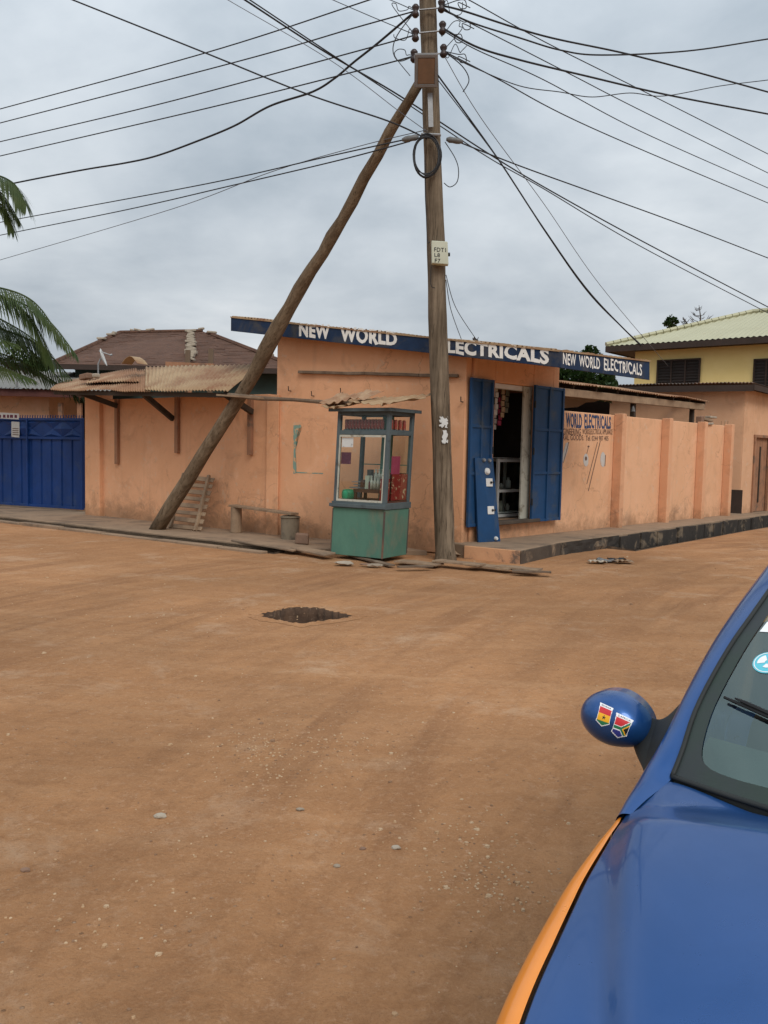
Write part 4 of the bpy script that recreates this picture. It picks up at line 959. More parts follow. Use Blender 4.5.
for i,(x0,x1,yt,yb) in enumerate(((657,699,361,385),(753,790,360,394))):
    a=V(x0,yb,WL,.03); b=V(x1,yb,WL,.03); z1=V(x0,yt,WL,.03).z; z0=z1-1.25; n=nrm(WL); t=tan(WL)
    c=(a+b)/2; w=(b.xy-a.xy).length
    mb=MB(); mb.box((c.x-n.x*.01,c.y-n.y*.01,(z0+z1)/2),w,.02,z1-z0,t,n); wn=mb.build('window','louvre',yh)
    mb=MB()
    for u in (0,.333,.666,1): q=a.lerp(b,u); mb.box((q.x+n.x*.02,q.y+n.y*.02,(z0+z1)/2),.06,.05,z1-z0+.06,t,n)
    for z in (z0,z1): mb.box((c.x+n.x*.02,c.y+n.y*.02,z),w,.05,.06,t,n)
    mb.build('window_frame','brownboard',wn)
    mb=MB()
    for k in range(12): mb.box((c.x+n.x*.015,c.y+n.y*.015,z0+(k+.5)*(z1-z0)/12),w-.05,.006,.08,t,(n+Z*.8).normalized(),(Z-n*.8).normalized())
    mb.build('louvres','louvre',wn)
# ------------------------------------------------------------------ plants
def blob_tree(name,label,c,rx_,rz_,mat,n,trunk=None,leaf=.14,group=None):
    t=thing(name,label,'tree',(c.x,c.y,0),group)
    mb=MB(); cl=[]
    for k in range(14):
        d=Vector((random.gauss(0,1),random.gauss(0,1),random.gauss(0,.8))).normalized(); cl.append((c+Vector((d.x*rx_,d.y*rx_,d.z*rz_))*random.uniform(.4,.85),random.uniform(.25,.5)*rx_))
    for i in range(n):
        cc,r=random.choice(cl); d=Vector((random.gauss(0,1),random.gauss(0,1),random.gauss(0,1))).normalized()*r*random.random()**.4
        p=cc+d; a=Vector((random.gauss(0,1),random.gauss(0,1),random.gauss(0,.6))).normalized(); b=a.cross(Vector((random.random(),random.random(),1))).normalized()
        s=leaf*random.uniform(.6,1.3); mb.add([p-b*s*.3,p+a*s*.5,p+b*s*.3+Z*.01,p-a*s*.5],[(0,1,2,3)])
    mb.build('crown',mat,t,fixn=False)
    mb=MB(); mb.tube([Vector((c.x,c.y,-.1)),Vector((c.x+.1,c.y,c.z*.5)),c],[.14,.1,.04],8,jit=.3)
    for cc,r in cl[:8]: mb.tube([c-Z*rz_*.6,(c+cc)/2-Z*.1,cc],[.04,.025,.01],5)
    mb.build('trunk','bark',t); return t
blob_tree('broadleaf_tree','small green tree showing beneath the side sign board',PY(574,383,23),1.15,.9,'leaf',5200,leaf=.15)
blob_tree('broadleaf_tree','dark bushy tree between the palm and the brown roof',PY(30,372,30),.9,.8,'leaf',2600,leaf=.17)
def frond(mb,pts,ll=.62,dens=1.0,seed=0,droop=.5,dry=0):
    cp=catmull(pts,14); n=len(cp)
    mb.tube(cp,[.03*(1-.8*i/n)+.004 for i in range(n)],5)
    rnd=random.Random(seed); L=sum((cp[i+1]-cp[i]).length for i in range(n-1)); cnt=int(L*34*dens)
    for i in range(cnt):
        u=.10+.9*i/cnt; k=min(n-2,int(u*(n-1))); f=u*(n-1)-k; p=cp[k].lerp(cp[k+1],f); d=(cp[k+1]-cp[k]).normalized()
        side=d.cross(Z).normalized(); s=1 if i%2 else -1
        l=ll*(math.sin(math.pi*min(1,.15+u*.8))**.6)*rnd.uniform(.8,1.1)*(1 if u<.9 else .75)
        dr=(side*s*(.85-.35*u)+d*(.45+.55*u)-Z*(.12+rnd.uniform(0,.25))).normalized()
        w=.017*rnd.uniform(.8,1.2); up=dr.cross(d).normalized()
        wv=(dr.cross(up)).normalized()*w; sg=droop*rnd.uniform(.6,1.3)
        q=[p+dr*l*t_-Z*sg*l*t_*t_ for t_ in (0,.35,.7,1)]
        mb.add([q[0]-wv*.5,q[0]+wv*.5,q[1]-wv+Z*0,q[1]+wv,q[2]-wv*.8,q[2]+wv*.8,q[3]],[(0,1,3,2),(2,3,5,4),(4,5,6)])
palm=thing('palm_tree','tall coconut palm drooping its fronds in at the left edge','palm tree',(*PY(-95,300,20.5).xy,0))
PC=PY(-95,262,20.5)
def pf(*a): return [PC]+[PY(x,y,Yd) for x,y,Yd in a]
fr_=[(pf((-50,215,20),(-15,178,19.6),(12,182,19.3),(26,205,19.1)),.75,.9),
     (pf((-60,225,20),(-30,186,19.7),(-2,190,19.5),(20,222,19.4)),.6,.8),
     (pf((-55,285,20),(-10,286,19.6),(34,302,19.3),(66,348,19.2)),.75,.55),
     (pf((-60,300,20.4),(-15,318,20.2),(28,348,20),(78,398,19.8)),.8,.55),
     (pf((-60,320,20.8),(-25,345,20.6),(10,362,20.4),(40,372,20.3)),.7,.4),
     (pf((-60,290,19.8),(-35,315,19.4),(-10,335,19.2),(18,345,19.1)),.8,.4)]
fr_+=[(pf((-50,285,20.1),(8,298,19.8),(46,318,19.6),(77,356,19.5)),.75,.5),(pf((-60,320,20.6),(-20,345,20.4),(22,362,20.2),(58,384,20)),.75,.4),(pf((-60,300,20.6),(-20,310,20.4),(20,330,20.3),(50,352,20.2)),.8,.5),(pf((-50,235,20),(-22,205,19.7),(2,205,19.5),(14,232,19.4)),.6,.7),(pf((-60,305,20.2),(0,328,20),(45,350,19.8),(90,404,19.7)),.8,.5),(pf((-50,275,19.8),(0,296,19.5),(32,320,19.4),(54,366,19.3)),.8,.6),(pf((-60,330,19.5),(-30,350,19.4),(0,366,19.3),(34,380,19.2)),.7,.4)]
for i in range(12):
    a=i*math.pi*2/12+.3; d=Vector((math.cos(a),math.sin(a),0))
    if d.x>.1: continue
    r=[PC,PC+d*.9+Z*.7,PC+d*1.9+Z*.75,PC+d*2.8+Z*.1,PC+d*3.3-Z*.9]; fr_.append((r,.7,.6))
for i,(p,ll,dr) in enumerate(fr_):
    mb=MB(); frond(mb,p,ll,.8,i,dr*.62); mb.build('frond','palm' if i not in (4,) else 'palmdry',palm,fixn=False)
mb=MB(); b0_=Vector((PC.x-.9,PC.y+.6,-.1)); mb.tube([b0_.lerp(PC,i/20)+Vector((.35*math.sin(i/20*3),0,0)) for i in range(21)],[.22-.1*i/20+.012*(i%2) for i in range(21)],12,jit=.1); mb.build('trunk','bark',palm,smooth=True)
def bare(name,label,pts,Yd,seed):
    rnd=random.Random(seed); mb=MB(); base=PY(*pts[0],Yd); top=PY(*pts[1],Yd)
    mb.tube([Vector((base.x,base.y,0)),base,base.lerp(top,.6)+Vector((.08,0,0)),top],[.12,.06,.035,.01],6)
    for i in range(16):
        u=rnd.uniform(.1,.95); p=base.lerp(top,u); s=1 if rnd.random()<.5 else -1; l=(top-base).length*rnd.uniform(.25,.6)*(1.1-u)
        q=p+Vector((s*l,rnd.uniform(-.2,.2),l*rnd.uniform(.2,.9))); m=p.lerp(q,.5)+Vector((0,0,-.08)); mb.tube([p,m,q],[.022,.014,.006],5)
        for k in range(3): mb.tube([m,m+Vector((s*l*.3,0,l*rnd.uniform(.1,.6)))],[.01,.004],4)
    tag(mb.build(name,'twig'),label,'tree')
bare('bare_tree','leafless twiggy tree showing over the yellow house roof',((699,335),(699,305)),44,3)
bare('bare_tree','low leafless shrub just left of the twiggy tree',((689,333),(683,317)),43,5)
bare('bare_tree','leafless twigs rising behind the shop sign near the pole',((476,350),(474,337)),19,8)
blob_tree('dark_treetop','small dark treetop poking above the yellow house roof',PY(671,323,42),.35,.45,'leaf',700,leaf=.14)
# ------------------------------------------------------------------ utility pole
PB=P(445,559,0); YP=PB.y
def pp(x,y,dy=0): return PY(x,y,YP+dy)
up=thing('utility_pole','tall upright wooden utility pole in front of the corner shop','utility pole',(PB.x,PB.y,0))
ptz=[(445.5,566),(444,520),(441.5,440),(438,330),(436,250),(433,170),(430.5,85),(428,10),(426.5,-50),(426,-75)]
cp=[]
for i in range(len(ptz)-1):
    for k in range(6): cp.append(pp(ptz[i][0]+(ptz[i+1][0]-ptz[i][0])*k/6,ptz[i][1]+(ptz[i+1][1]-ptz[i][1])*k/6))
cp.append(pp(*ptz[-1])); n=len(cp)
mb=MB(); mb.tube(cp,[.155-.045*i/n+(.015 if i<2 else 0)+.004*noise.noise(Vector((i*.6,0,0))) for i in range(n)],20,jit=.06); mb.build('shaft','pole',up,smooth=True)
INS={'l1':(414,-16),'l2':(415.5,11),'l3':(415.5,35),'l4':(414,56),'r0':(440,-14),'r1':(441.5,6),'r2':(442.5,28),'r3':(443.5,51),'sl':(410,138.5),'sr':(455,140.5)}
IP={k:pp(*v,-.18) for k,v in INS.items()}
for y in (-15,8,31,53.5):
    mb=MB(); mb.beam(pp(419,y+2,-.18),pp(440,y,-.18),.03,.012); mb.build('bracket','metal',up)
mb=MB()
mb.beam(pp(430,93,-.17),pp(431,127,-.17),.07,.012); mb.tube([pp(421,134,-.14),pp(441,135,-.14)],.02,6)
mb.build('bracket','metal',up)
for k in ('l1','l2','l3','l4','r0','r1','r2','r3'):
    q=IP[k]; mb=MB(); mb.tube([q+Z*t for t in (-.09,-.06,-.03,0,.03,.06,.09)],[.03,.055,.05,.032,.05,.055,.03],12); mb.build('insulator','insul',up,smooth=True)
for k,s in (('sl',-1),('sr',1)):
    q=IP[k]; mb=MB(); d=Vector((s,0,-.12 if s>0 else -.2)).normalized(); mb.tube([q-d*.13+d*.05*i for i in range(6)],[.02,.045,.04,.045,.04,.02],10); mb.build('strain_insulator','insulgrey',up,smooth=True)
# coil of spare cable
mb=MB()
for k in range(7):
    c=pp(427+random.uniform(-1.2,1.2),156+random.uniform(-2,3),-.2-.015*k); R1_=.185+random.uniform(-.02,.03); R2_=.28+random.uniform(-.02,.04)
    mb.tube([c+Vector((R1_*math.cos(t),.02*math.sin(3*t+k),R2_*math.sin(t))) for t in [i*2*math.pi/28 for i in range(29)]],.009,5,cap=False)
obj1(mb,'cable_coil','cable','coil of spare black cable hung on the utility pole','cable coil')
# street lamp
lamp=thing('street_lamp','rectangular street lamp with amber lens fixed near pole top','street lamp',pp(426,85,-.25))
lx=Vector((1,0,.03)).normalized(); ln_=Vector((.02,-.86,-.5)).normalized(); lz=lx.cross(ln_).normalized(); lz=lz if lz.z>0 else -lz
lc=pp(426,70.5,-.34)
mb=MB(); mb.box(lc,.33,.11,.44,lx,ln_,lz); mb.build('housing','lamphouse',lamp,bevel=.015)
mb=MB(); mb.box(lc+ln_*.06,.24,.02,.33,lx,ln_,lz); mb.build('lens','lampglass',lamp,bevel=.004)
mb=MB()
for s in (-1,1): mb.box(lc+ln_*.06+lx*s*.14,.035,.03,.42,lx,ln_,lz); mb.box(lc+ln_*.06+lz*s*.19,.25,.03,.04,lx,ln_,lz)
mb.build('lens_frame','lamphouse',lamp,bevel=.004)
mb=MB(); mb.beam(lc-ln_*.05,lc-ln_*.02+Vector((.03,.28,.08)),.06,.05); mb.build('bracket','metal',lamp)
# junction box
jb=thing('junction_box','cream metal junction box lettered in black on the pole','junction box',pp(439.5,265,-.2))
def jq(x,y,o=-.24): return pp(x,y,o)
mb=MB(); mb.slab([jq(431.5,265,-.15),jq(448,266.5,-.15),jq(447,243.5,-.15),jq(431,242.5,-.15)],Vector((0,-.13,0))); mb.build('box','box',jb,bevel=.012)
mb=MB(); o=-.284
text_on(mb,'FDT1',[jq(434.2,251.4,o),jq(446,252.1,o),jq(446,248.0,o),jq(434.2,247.3,o)],.01)
text_on(mb,'L8',[jq(434.4,256.8,o),jq(440,257.1,o),jq(440,253.2,o),jq(434.4,252.9,o)],.01)
text_on(mb,'F7',[jq(434.8,262.4,o),jq(440.4,262.7,o),jq(440.4,258.8,o),jq(434.8,258.5,o)],.01)
mb.build('lettering','fblack',jb,fixn=False)
mb=MB(); mb.tube([jq(447.5,254.5,-.22),jq(450,254.5,-.22)],.028,8); mb.build('lock','black',jb)
# paper remains wrapped on the pole
mb=MB(); 
def wrap(px0,px1,py0,py1,sd):
    c=lambda py: pp(441.5+(440-py)*.035,py)
    def fn(u,v):
        py=py0+(py1-py0)*v; ctr=c(py); x=pp(px0+(px1-px0)*u+.8*noise.noise(Vector((v*6,u*2,sd))),py).x; r=.165; dx=max(-.99,min(.99,(x-ctr.x)/r)); return Vector((x,ctr.y-r*math.sqrt(1-dx*dx)-.004,ctr.z))
    nu,nv=16,26; o=len(mb.v); mb.v+=[fn(i/nu,j/nv) for j in range(nv+1) for i in range(nu+1)]
    for j in range(nv):
        for i in range(nu):
            e=min(i,nu-1-i)/nu*2.2; e2=min(j,nv-1-j)/nv*2.6
            if noise.noise(Vector((i*.28+sd*7,j*.17,sd)))*.9+min(e,e2)-.12>0: mb.f.append([o+j*(nu+1)+i,o+j*(nu+1)+i+1,o+(j+1)*(nu+1)+i+1,o+(j+1)*(nu+1)+i]); mb.m.append(0)
wrap(438.5,447.3,417,428,1); wrap(441,447.3,430,444,2)
obj1(mb,'torn_poster','paper','torn white poster remains pasted on the upright pole','poster')
# brace pole
YB=P(160,529,PV).y
LG=[(153,536),(180,492),(206.5,449),(226,419),(243.7,391),(263,354),(284,318),(300,289),(318,260),(334,234),(349,208),(368,171),(388,135),(404,108),(419,84)]
tops=(419,84,YP+.10); bp=[]
for i in range(23):
    u=i/22; x=u*(len(LG)-1); k=min(len(LG)-2,int(x)); f=x-k; py_=LG[k][1]*(1-f)+LG[k+1][1]*f; px_=LG[k][0]*(1-f)+LG[k+1][0]*f; w_=(536-py_)/452
    bp.append((px_,py_,1/((1-w_)/YB+w_/tops[2])))
bp=[(x+2.0*noise.noise(Vector((i*.8,9,1))),y,d) for i,(x,y,d) in enumerate(bp)]
pts=[PY(*b) for b in bp]
mb=MB(); mb.tube(pts,[(.135-.062*i/22)*(1+.24*noise.noise(Vector((i*1.7,5,0)))+(.16 if i in (8,9) else 0)+(.10 if i==14 else 0)) for i in range(23)],16,jit=.12)
for (k,r) in ((8,.13),(13,.11),(4,.16)): mb.tube([pts[k],pts[k]+Vector((.07,-.09,.03))],[r*.6,r*.3],8)
obj1(mb,'brace_pole','pole2','knotty slanting log propped from the pavement against the upright pole','log pole',smooth=True)
# ------------------------------------------------------------------ cables
CN=[0]
def cable(label,pts,r=.010,mat='cable',ext=(1,1),n=10,group='overhead cables around the pole'):
    """pts: (px,py,z) control points or 3D vectors; the free ends run on out of the picture"""
    w=[p if isinstance(p,Vector) else P(*p) for p in pts]
    if ext[0]: d_=(w[0]-w[1]).normalized(); w.insert(0,w[0]+d_*2); w.insert(0,w[0]+d_*20)
    if ext[1]: d_=(w[-1]-w[-2]).normalized(); w.append(w[-1]+d_*2); w.append(w[-1]+d_*20)
    mb=MB(); cpt=catmull(w,n); mb.tube(cpt,r,6)
    tag(mb.build('overhead_cable',mat,smooth=True),label,'cable',group)
def zint(px,py,a,b,u): return None
def lin(pa,pb,mids):
    """pa,pb 3D end points; mids pixel points between: depth interpolated in 1/Y by pixel distance"""
    import itertools
    def pr(v): 
        d=v-EYE; k=FP/d.dot(_f); return Vector((384+d.dot(CR)*k,512-d.dot(CU)*k))
    A,B=pr(pa),pr(pb); out=[pa]; L=(B-A).length
    for m in mids:
        u=(Vector(m)-A).dot(B-A)/L/L; out.append(PY(m[0],m[1],1/((1-u)/pa.y+u/pb.y)))
    return out+[pb]
cable('topmost of the four parallel cables running left',lin(P(0,109,8.7),IP['l1'],[(203,53.6),(354,5)]),ext=(1,0))
cable('second from top of the four parallel cables running left',lin(P(0,123,8.4),IP['l2'],[(234,62.5),(354,28)]),ext=(1,0))
cable('third from top of the four parallel cables running left',lin(P(0,141.7,8.1),IP['l3'],[(156,105),(354,52)]),ext=(1,0))
cable('lowest of the four parallel cables running left',lin(P(0,156,7.8),IP['l4'],[(208,108),(365,69)]),ext=(1,0))
cable('thick wavy black cable sagging to the palm at left',lin(P(0,186,7.6),IP['l2'],[(45,177),(88,169),(125,163),(156,156),(195,142),(234,126),(270,106),(312,92),(335,78),(354,62),(378,43)]),.017,ext=(1,0))
cable('black cable from top left edge dropping to the slanting log',lin(P(73,0,8.6),IP['sl']+Vector((.25,0,0)),[(208,54),(307,94),(388,121)]),.012,ext=(1,0))
cable('thin grey wire crossing the top left sky',lin(P(228,0,9),pp(428,132,-.15),[(330,60),(400,112)]),.006,'cablegrey',ext=(1,0))
cable('upper of two long twinned cables crossing before the pole',[P(245,0,7.6),P(322,50,7.4),P(400,96,7.2),P(486,152,6.9),P(544,187,6.6),P(640,240,6.1),P(768,307,5.4)],.012)
cable('lower of two long twinned cables crossing before the pole',[P(250,0,7.5),P(325,50,7.3),P(400,99,7.1),P(486,156,6.8),P(544,189,6.5),P(640,246,6.0),P(768,313,5.3)],.009)
cable('upper cable of the lower left pair',lin(P(34,216,6.9),IP['sl'],[(208,183.5),(330,156)]),.010,ext=(1,0))
cable('lower cable of the lower left pair',lin(P(26,230,6.7),IP['sl']-Z*.04,[(130,209),(234,185),(340,160)]),.010,ext=(1,0))
cable('thin grey wire climbing under the lower left pair',lin(P(0,260,6),pp(426,130,-.15),[(172,209),(271,172),(360,146)]),.006,'cablegrey',ext=(1,0))
cable('short cable from top edge to third left insulator',lin(P(333,0,9.2),IP['l3'],[(370,16)]),.007,ext=(1,0))
cable('short cable from top edge to second left insulator',lin(P(383,-3,9.4),IP['l2'],[(400,4)]),.007,ext=(1,0))
cable('thick black cable ending high at the right edge',lin(IP['r1'],P(768,92,8.3),[(462,10.5),(544,36),(640,57)]),.014,ext=(0,1))
cable('sagging cable that rises again to the right edge',lin(IP['r1']-Z*.03,P(768,39,8.6),[(470,22),(520,38),(560,50),(601,55),(687,51)]),.012,ext=(0,1))
cable('straight cable descending from the top edge at upper right',lin(IP['r0'],P(768,154,8),[(469,0),(544,41.5),(649,94)]),.008,ext=(0,1))
cable('second straight cable descending across the upper right sky',lin(IP['r1']-Z*.05,P(768,173,7.9),[(480,28),(568,73),(640,110)]),.008,ext=(0,1))
cable('thick black cable from second right insulator to right edge',lin(IP['r2'],P(768,114,8.1),[(477,47),(520,60),(582,75),(668,95)]),.015,ext=(0,1))
cable('cable from second right insulator passing under the thick one',lin(IP['r2']-Z*.03,P(768,188,7.8),[(477,50),(544,80),(640,131)]),.008,ext=(0,1))
cable('lowest straight cable from third right insulator',lin(IP['r3'],P(768,203,7.6),[(496,78),(592,128)]),.009,ext=(0,1))
cable('thin wavy wire rising to the right edge',lin(IP['r3']-Z*.02,P(768,80,8.1),[(475,68),(520,86),(560,92),(592,97),(630,93),(664,96),(720,86)]),.007,ext=(0,1))
rt=PY(641,346,15.5)
cable('darker cable falling steeply from pole to side sign',lin(pp(437,74,-.12),rt,[(496,156),(544,229),(590,293)]),.012,ext=(0,0))
cable('cable twinned with the dark one falling to side sign',lin(pp(438,80,-.12),rt+Vector((.05,.05,.0)),[(500,162),(546,233),(592,297)]),.007,ext=(0,0))
cable('thin grey wire falling furthest right to side sign',lin(IP['r3']-Z*.05,PY(668,366,22),[(481,118),(544,204),(600,285)]),.006,'cablegrey',ext=(0,0))
cable('cable from right strain insulator to right edge',lin(IP['sr'],P(768,258,6),[(520,166),(592,192),(680,224)]),.010,ext=(0,1))
mb=MB(); mb.tube(catmull([pp(445,142,-.2),pp(455,158,-.2),pp(458.5,170,-.2),pp(457,182,-.2),pp(450,187,-.2),pp(444,183,-.2)],8),.007,5); obj1(mb,'dangling_wire','cable','thin wire looping off right side of pole below coil','wire')
mb=MB(); mb.tube(catmull([IP['r3'],pp(462,66,-.25),pp(469,80,-.25),pp(463,92,-.25)],8),.008,5); obj1(mb,'dangling_wire','cable','cable tail curling down from the third right insulator','wire')
mb=MB(); mb.tube(catmull([IP['l2'],pp(398,34,-.25),pp(393,50,-.25),pp(399,61,-.25),IP['l4']],8),.008,5); obj1(mb,'dangling_wire','cable','wire loop joining insulators on the left of the pole','wire')
for i,(x,y) in enumerate(((462,4),(466,25),(458,38),(462,58))):
    mb=MB(); c=pp(x,y,-.3); mb.tube(catmull([IP[['r1','r1','r2','r3'][i]],c+Vector((-.06,0,.05)),c+Vector((.04,0,.05)),c+Vector((.06,0,-.05)),c+Vector((-.02,0,-.06)),c+Vector((-.05,0,.02)),c+Vector((.12,0,-.05))],6),.007,5)
    obj1(mb,'wire_knot','cable',['topmost twisted wire tail right of the pole','second twisted wire tail right of the pole','third twisted wire tail right of the pole','lowest twisted wire tail right of the pole'][i],'wire','twisted wire tails at the insulators')
rw=random.Random(3)
for i,k in enumerate(('l1','l2','l3','l4','r1','r2','r3')):
    q=IP[k]; s_=-1 if k[0]=='l' else 1; pts_=[q]
    for j in range(5): pts_.append(q+Vector((s_*(.05+.07*j)+rw.uniform(-.06,.06),rw.uniform(-.05,.05),rw.uniform(-.12,.10))))
    if i%2: pts_.append(q+Vector((s_*.05,0,-.28)))
    mb=MB(); mb.tube(catmull(pts_,7),.006,5); mb.build('tie_wire','cable',up)
for k,(x0,y0,x1,y1,mx,my) in enumerate(((446,275,478,334,456,308),(446,280,462,333,451,310))):
    cable(['upper thin wire from junction box to shop roof','lower thin wire from junction box to shop roof'][k],lin(pp(x0,y0,-.1),PY(x1,y1+8,15.5),[(mx,my)]),.006,ext=(0,0))
mb=MB(); mb.tube(catmull([pp(425,160,-.2),pp(427,235,-.17),pp(430,242,-.2)],8),.006,5); mb.tube(catmull([pp(431,266,-.2),pp(431,285,-.17),pp(435,288,-.18)],6),.006,5); mb.build('down_wire','cable',up)
# ------------------------------------------------------------------ kiosk
kb=[P(330.5,553.2,PV),P(382,561,.02),P(406.5,556.5,.02)]
kb[0].z=.05
kb.append(kb[0]+kb[2]-kb[1]); zk=2.27
def ktop(px,py,b): 
    q=PY(px,py,b.y); return Vector((q.x,q.y,zk))
kt=[ktop(338,409,kb[0]),ktop(390.5,413,kb[1]),ktop(415.5,408,kb[2])]; kt.append(kt[0]+kt[2]-kt[1])
for b in kb: b.z=.05
def kp(u,v,w,o=0):
    b=kb[0].lerp(kb[1],u).lerp(kb[3].lerp(kb[2],u),v); t=kt[0].lerp(kt[1],u).lerp(kt[3].lerp(kt[2],u),v); return b.lerp(t,w)
def kbox(mb,u0,u1,v0,v1,w0,w1,mi=0): mb.hexa([kp(u0,v0,w0),kp(u1,v0,w0),kp(u1,v1,w0),kp(u0,v1,w0),kp(u0,v0,w1),kp(u1,v0,w1),kp(u1,v1,w1),kp(u0,v1,w1)],mi)
ko=thing('kiosk','small leaning green and grey glazed kiosk with ragged tin roof','kiosk',(*kp(.5,.5,0).xy,.05))
wl=.345
mb=MB(); kbox(mb,0,1,0,1,0,wl-.02); kl=mb.build('base_cabinet','kgreen',ko,bevel=.008)
mb=MB(); 
kbox(mb,-.004,.012,-.008,.0,0.01,wl-.03); kbox(mb,.985,1.006,-.01,.022,0.0,wl-.03); kbox(mb,1.0,1.008,.97,1.0,0.01,wl-.03); mb.build('corner_strip','darksheet',kl)
mb=MB(); kbox(mb,-.015,1.015,-.03,1.03,wl-.02,wl+.022); kbox(mb,-.05,1.02,-.06,-.03,wl-.015,wl+.008); mb.build('ledge','kgrey',ko,bevel=.004)
pw=.06; pd=.09
for (u,v) in ((0,0),(1,0),(1,1),(0,1)):
    mb=MB(); u0=0 if u==0 else 1-pw; v0=0 if v==0 else 1-pd; kbox(mb,u0,u0+pw,v0,v0+pd,wl+.022,.985); mb.build('post','kgrey',ko,bevel=.006)
mb=MB()
for w0,w1 in ((.82,.85),(.95,.985)):
    kbox(mb,pw,1-pw,0.01,.07,w0,w1); kbox(mb,.945,.995,pd,1-pd,w0,w1); kbox(mb,pw,1-pw,.93,.99,w0,w1); kbox(mb,.005,.05,pd,1-pd,w0,w1)
mb.build('rail','kgrey',ko,bevel=.004)
mb=MB()
def bead(u0,u1,w0,w1):
    t=.014
    kbox(mb,u0,u1,-.004,.03,w0,w0+t); kbox(mb,u0,u1,-.004,.03,w1-t,w1); kbox(mb,u0,u0+.018,-.004,.03,w0+t,w1-t); kbox(mb,u1-.018,u1,-.004,.03,w0+t,w1-t)
bead(pw,1-pw,wl+.024,.818); mb.build('window_bead','kwhite',ko)
mb=MB(); kbox(mb,pw,1-pw,.030,.036,wl+.03,.815); kbox(mb,.975,.980,pd,1-pd,wl+.03,.815); kbox(mb,pw,1-pw,.032,.038,.852,.948); mb.build('glass_pane','glass',ko)
mb=MB()  # rear and left are boarded half open: cross braces and inner door post
kbox(mb,.43,.62,.90,.97,wl+.03,.95); kbox(mb,.05,1-.05,.94,.95,.615,.622); mb.build('rear_post','kgreen',ko)
mb=MB(); kbox(mb,.02,.98,.03,.97,wl+.022,wl+.035); sh_=mb.build('counter_top','brown',ko)
mb=MB(); kbox(mb,.1,.94,.42,.75,.845,.852); mb.build('top_shelf','kgrey',ko)
# ragged roof
mb=MB()
def kr(u,v):
    p=kp(-.22+1.42*u,-.22+1.5*v,1.0); r=noise.noise(Vector((u*3.1,v*2.2,9)))
    e=.06*noise.noise(Vector((u*11,v*9,2)))
    return p+Z*(.02+.05*r+.014*math.sin(u*60)+.17*max(0,v))+Vector((e if v in(0,1) or u in (0,1) else 0,e if v==0 else 0,0))+Z*(.05*u-.03*(v==0)*abs(noise.noise(Vector((u*14,0,1)))))
mb.grid(kr,60,12); kr_=mb.build('roof_sheet','tansheet',ko,solid=.006)
mb=MB(); 
def kr2(u,v): return kr(.02+.62*u,.05+.5*v)+Z*(.035+.05*abs(noise.noise(Vector((u*5,v*4,4))))+.09*v)+(tF*-.1)
mb.grid(kr2,30,6); mb.build('torn_sheet','rust',kr_,solid=.005)
mb=MB(); mb.beam(kp(-.12,-.10,.985),kp(1.08,-.10,.985),.03,.05); mb.beam(kp(1.06,-.1,.985),kp(1.06,1.1,.985),.03,.05); mb.build('roof_batten','kgrey',ko)
# kiosk goods
for i in range(12):
    u=.13+.062*i; mb=MB(); b=kp(u,.12,.856); mb.tube([b,b+Z*.02,b+Z*.13,b+Z*.15],[.026,.03,.03,.022],10)
    tag(mb.build('drink_tin','tin',smooth=True),'red and white tin in the top row behind kiosk glass','tin','row of tins along the top shelf of the kiosk')
for i in range(4):
    b=kp(.93,.22+.17*i,.856); mb=MB(); mb.tube([b,b+Z*.02,b+Z*.13,b+Z*.15],[.026,.03,.03,.022],10)
    tag(mb.build('drink_tin','tin',smooth=True),'red tin on top shelf behind the kiosk side window','tin','tins behind the kiosk side window')
mb=MB(); kbox(mb,.10,.94,.06,.20,.850,.856); kbox(mb,.86,.96,.15,.9,.850,.856); mb.build('tin_shelf','kgrey',ko)
for r in range(2):
    for c_ in range(5):
        mb=MB(); b=kp(.60+.062*c_,.26+.16*r,wl+.11+.045*r); mb.tube([b,b+Z*.12,b+Z*.14,b+Z*.18],[.024,.024,.012,.011],8); mb.tube([b+Z*.18,b+Z*.2],.014,8)
        tag(mb.build('milk_bottle','kwhite',smooth=True),['front','rear'][r]+' row pale bottle standing on table inside the kiosk','bottle','pale bottles inside the kiosk, '+['front','rear'][r]+' row')
tb=thing('inner_table','small brown table inside the kiosk holding bottles','table',kp(.6,.4,wl+.036))
mb=MB(); kbox(mb,.30,.93,.16,.62,wl+.085,wl+.108); mb.build('tabletop','brown',tb)
for u in (.33,.9):
    for v in (.2,.58): mb=MB(); kbox(mb,u-.02,u+.02,v-.03,v+.03,wl+.036,wl+.085); mb.build('leg','brown',tb)
mb=MB(); kbox(mb,.15,.44,.3,.7,wl+.11,wl+.118); kbox(mb,.2,.46,.35,.7,wl+.13,wl+.137); kbox(mb,.17,.44,.33,.6,wl+.15,wl+.155); obj1(mb,'biscuit_trays','metal','stack of thin trays behind the green tub inside kiosk','trays')
mb=MB(); b=kp(.21,.16,wl+.037); mb.tube([b+Z*t for t in (0,.02,.1,.14,.15)],[.09,.1,.1,.085,.03],16); obj1(mb,'plastic_tub','plasticgreen','green plastic tub standing in the left corner of the kiosk','tub',smooth=True)
for i,(u,v_,w_,mt) in enumerate(((.36,.30,.06,'brown'),(.44,.32,.09,'box'),(.52,.30,.05,'maroon'),(.38,.5,.13,'darksheet'),(.5,.52,.11,'brick'))):
    mb=MB(); kbox(mb,u,u+.07,v_,v_+.12,wl+.109,wl+.109+w_); tag(mb.build('grocery_box',mt),['small brown box at left end of the kiosk table','tall cream box on the kiosk table','low maroon box in middle of the kiosk table','tall dark box at rear of the kiosk table','reddish box behind the maroon one on the kiosk table'][i],'box','boxes on the table inside the kiosk')
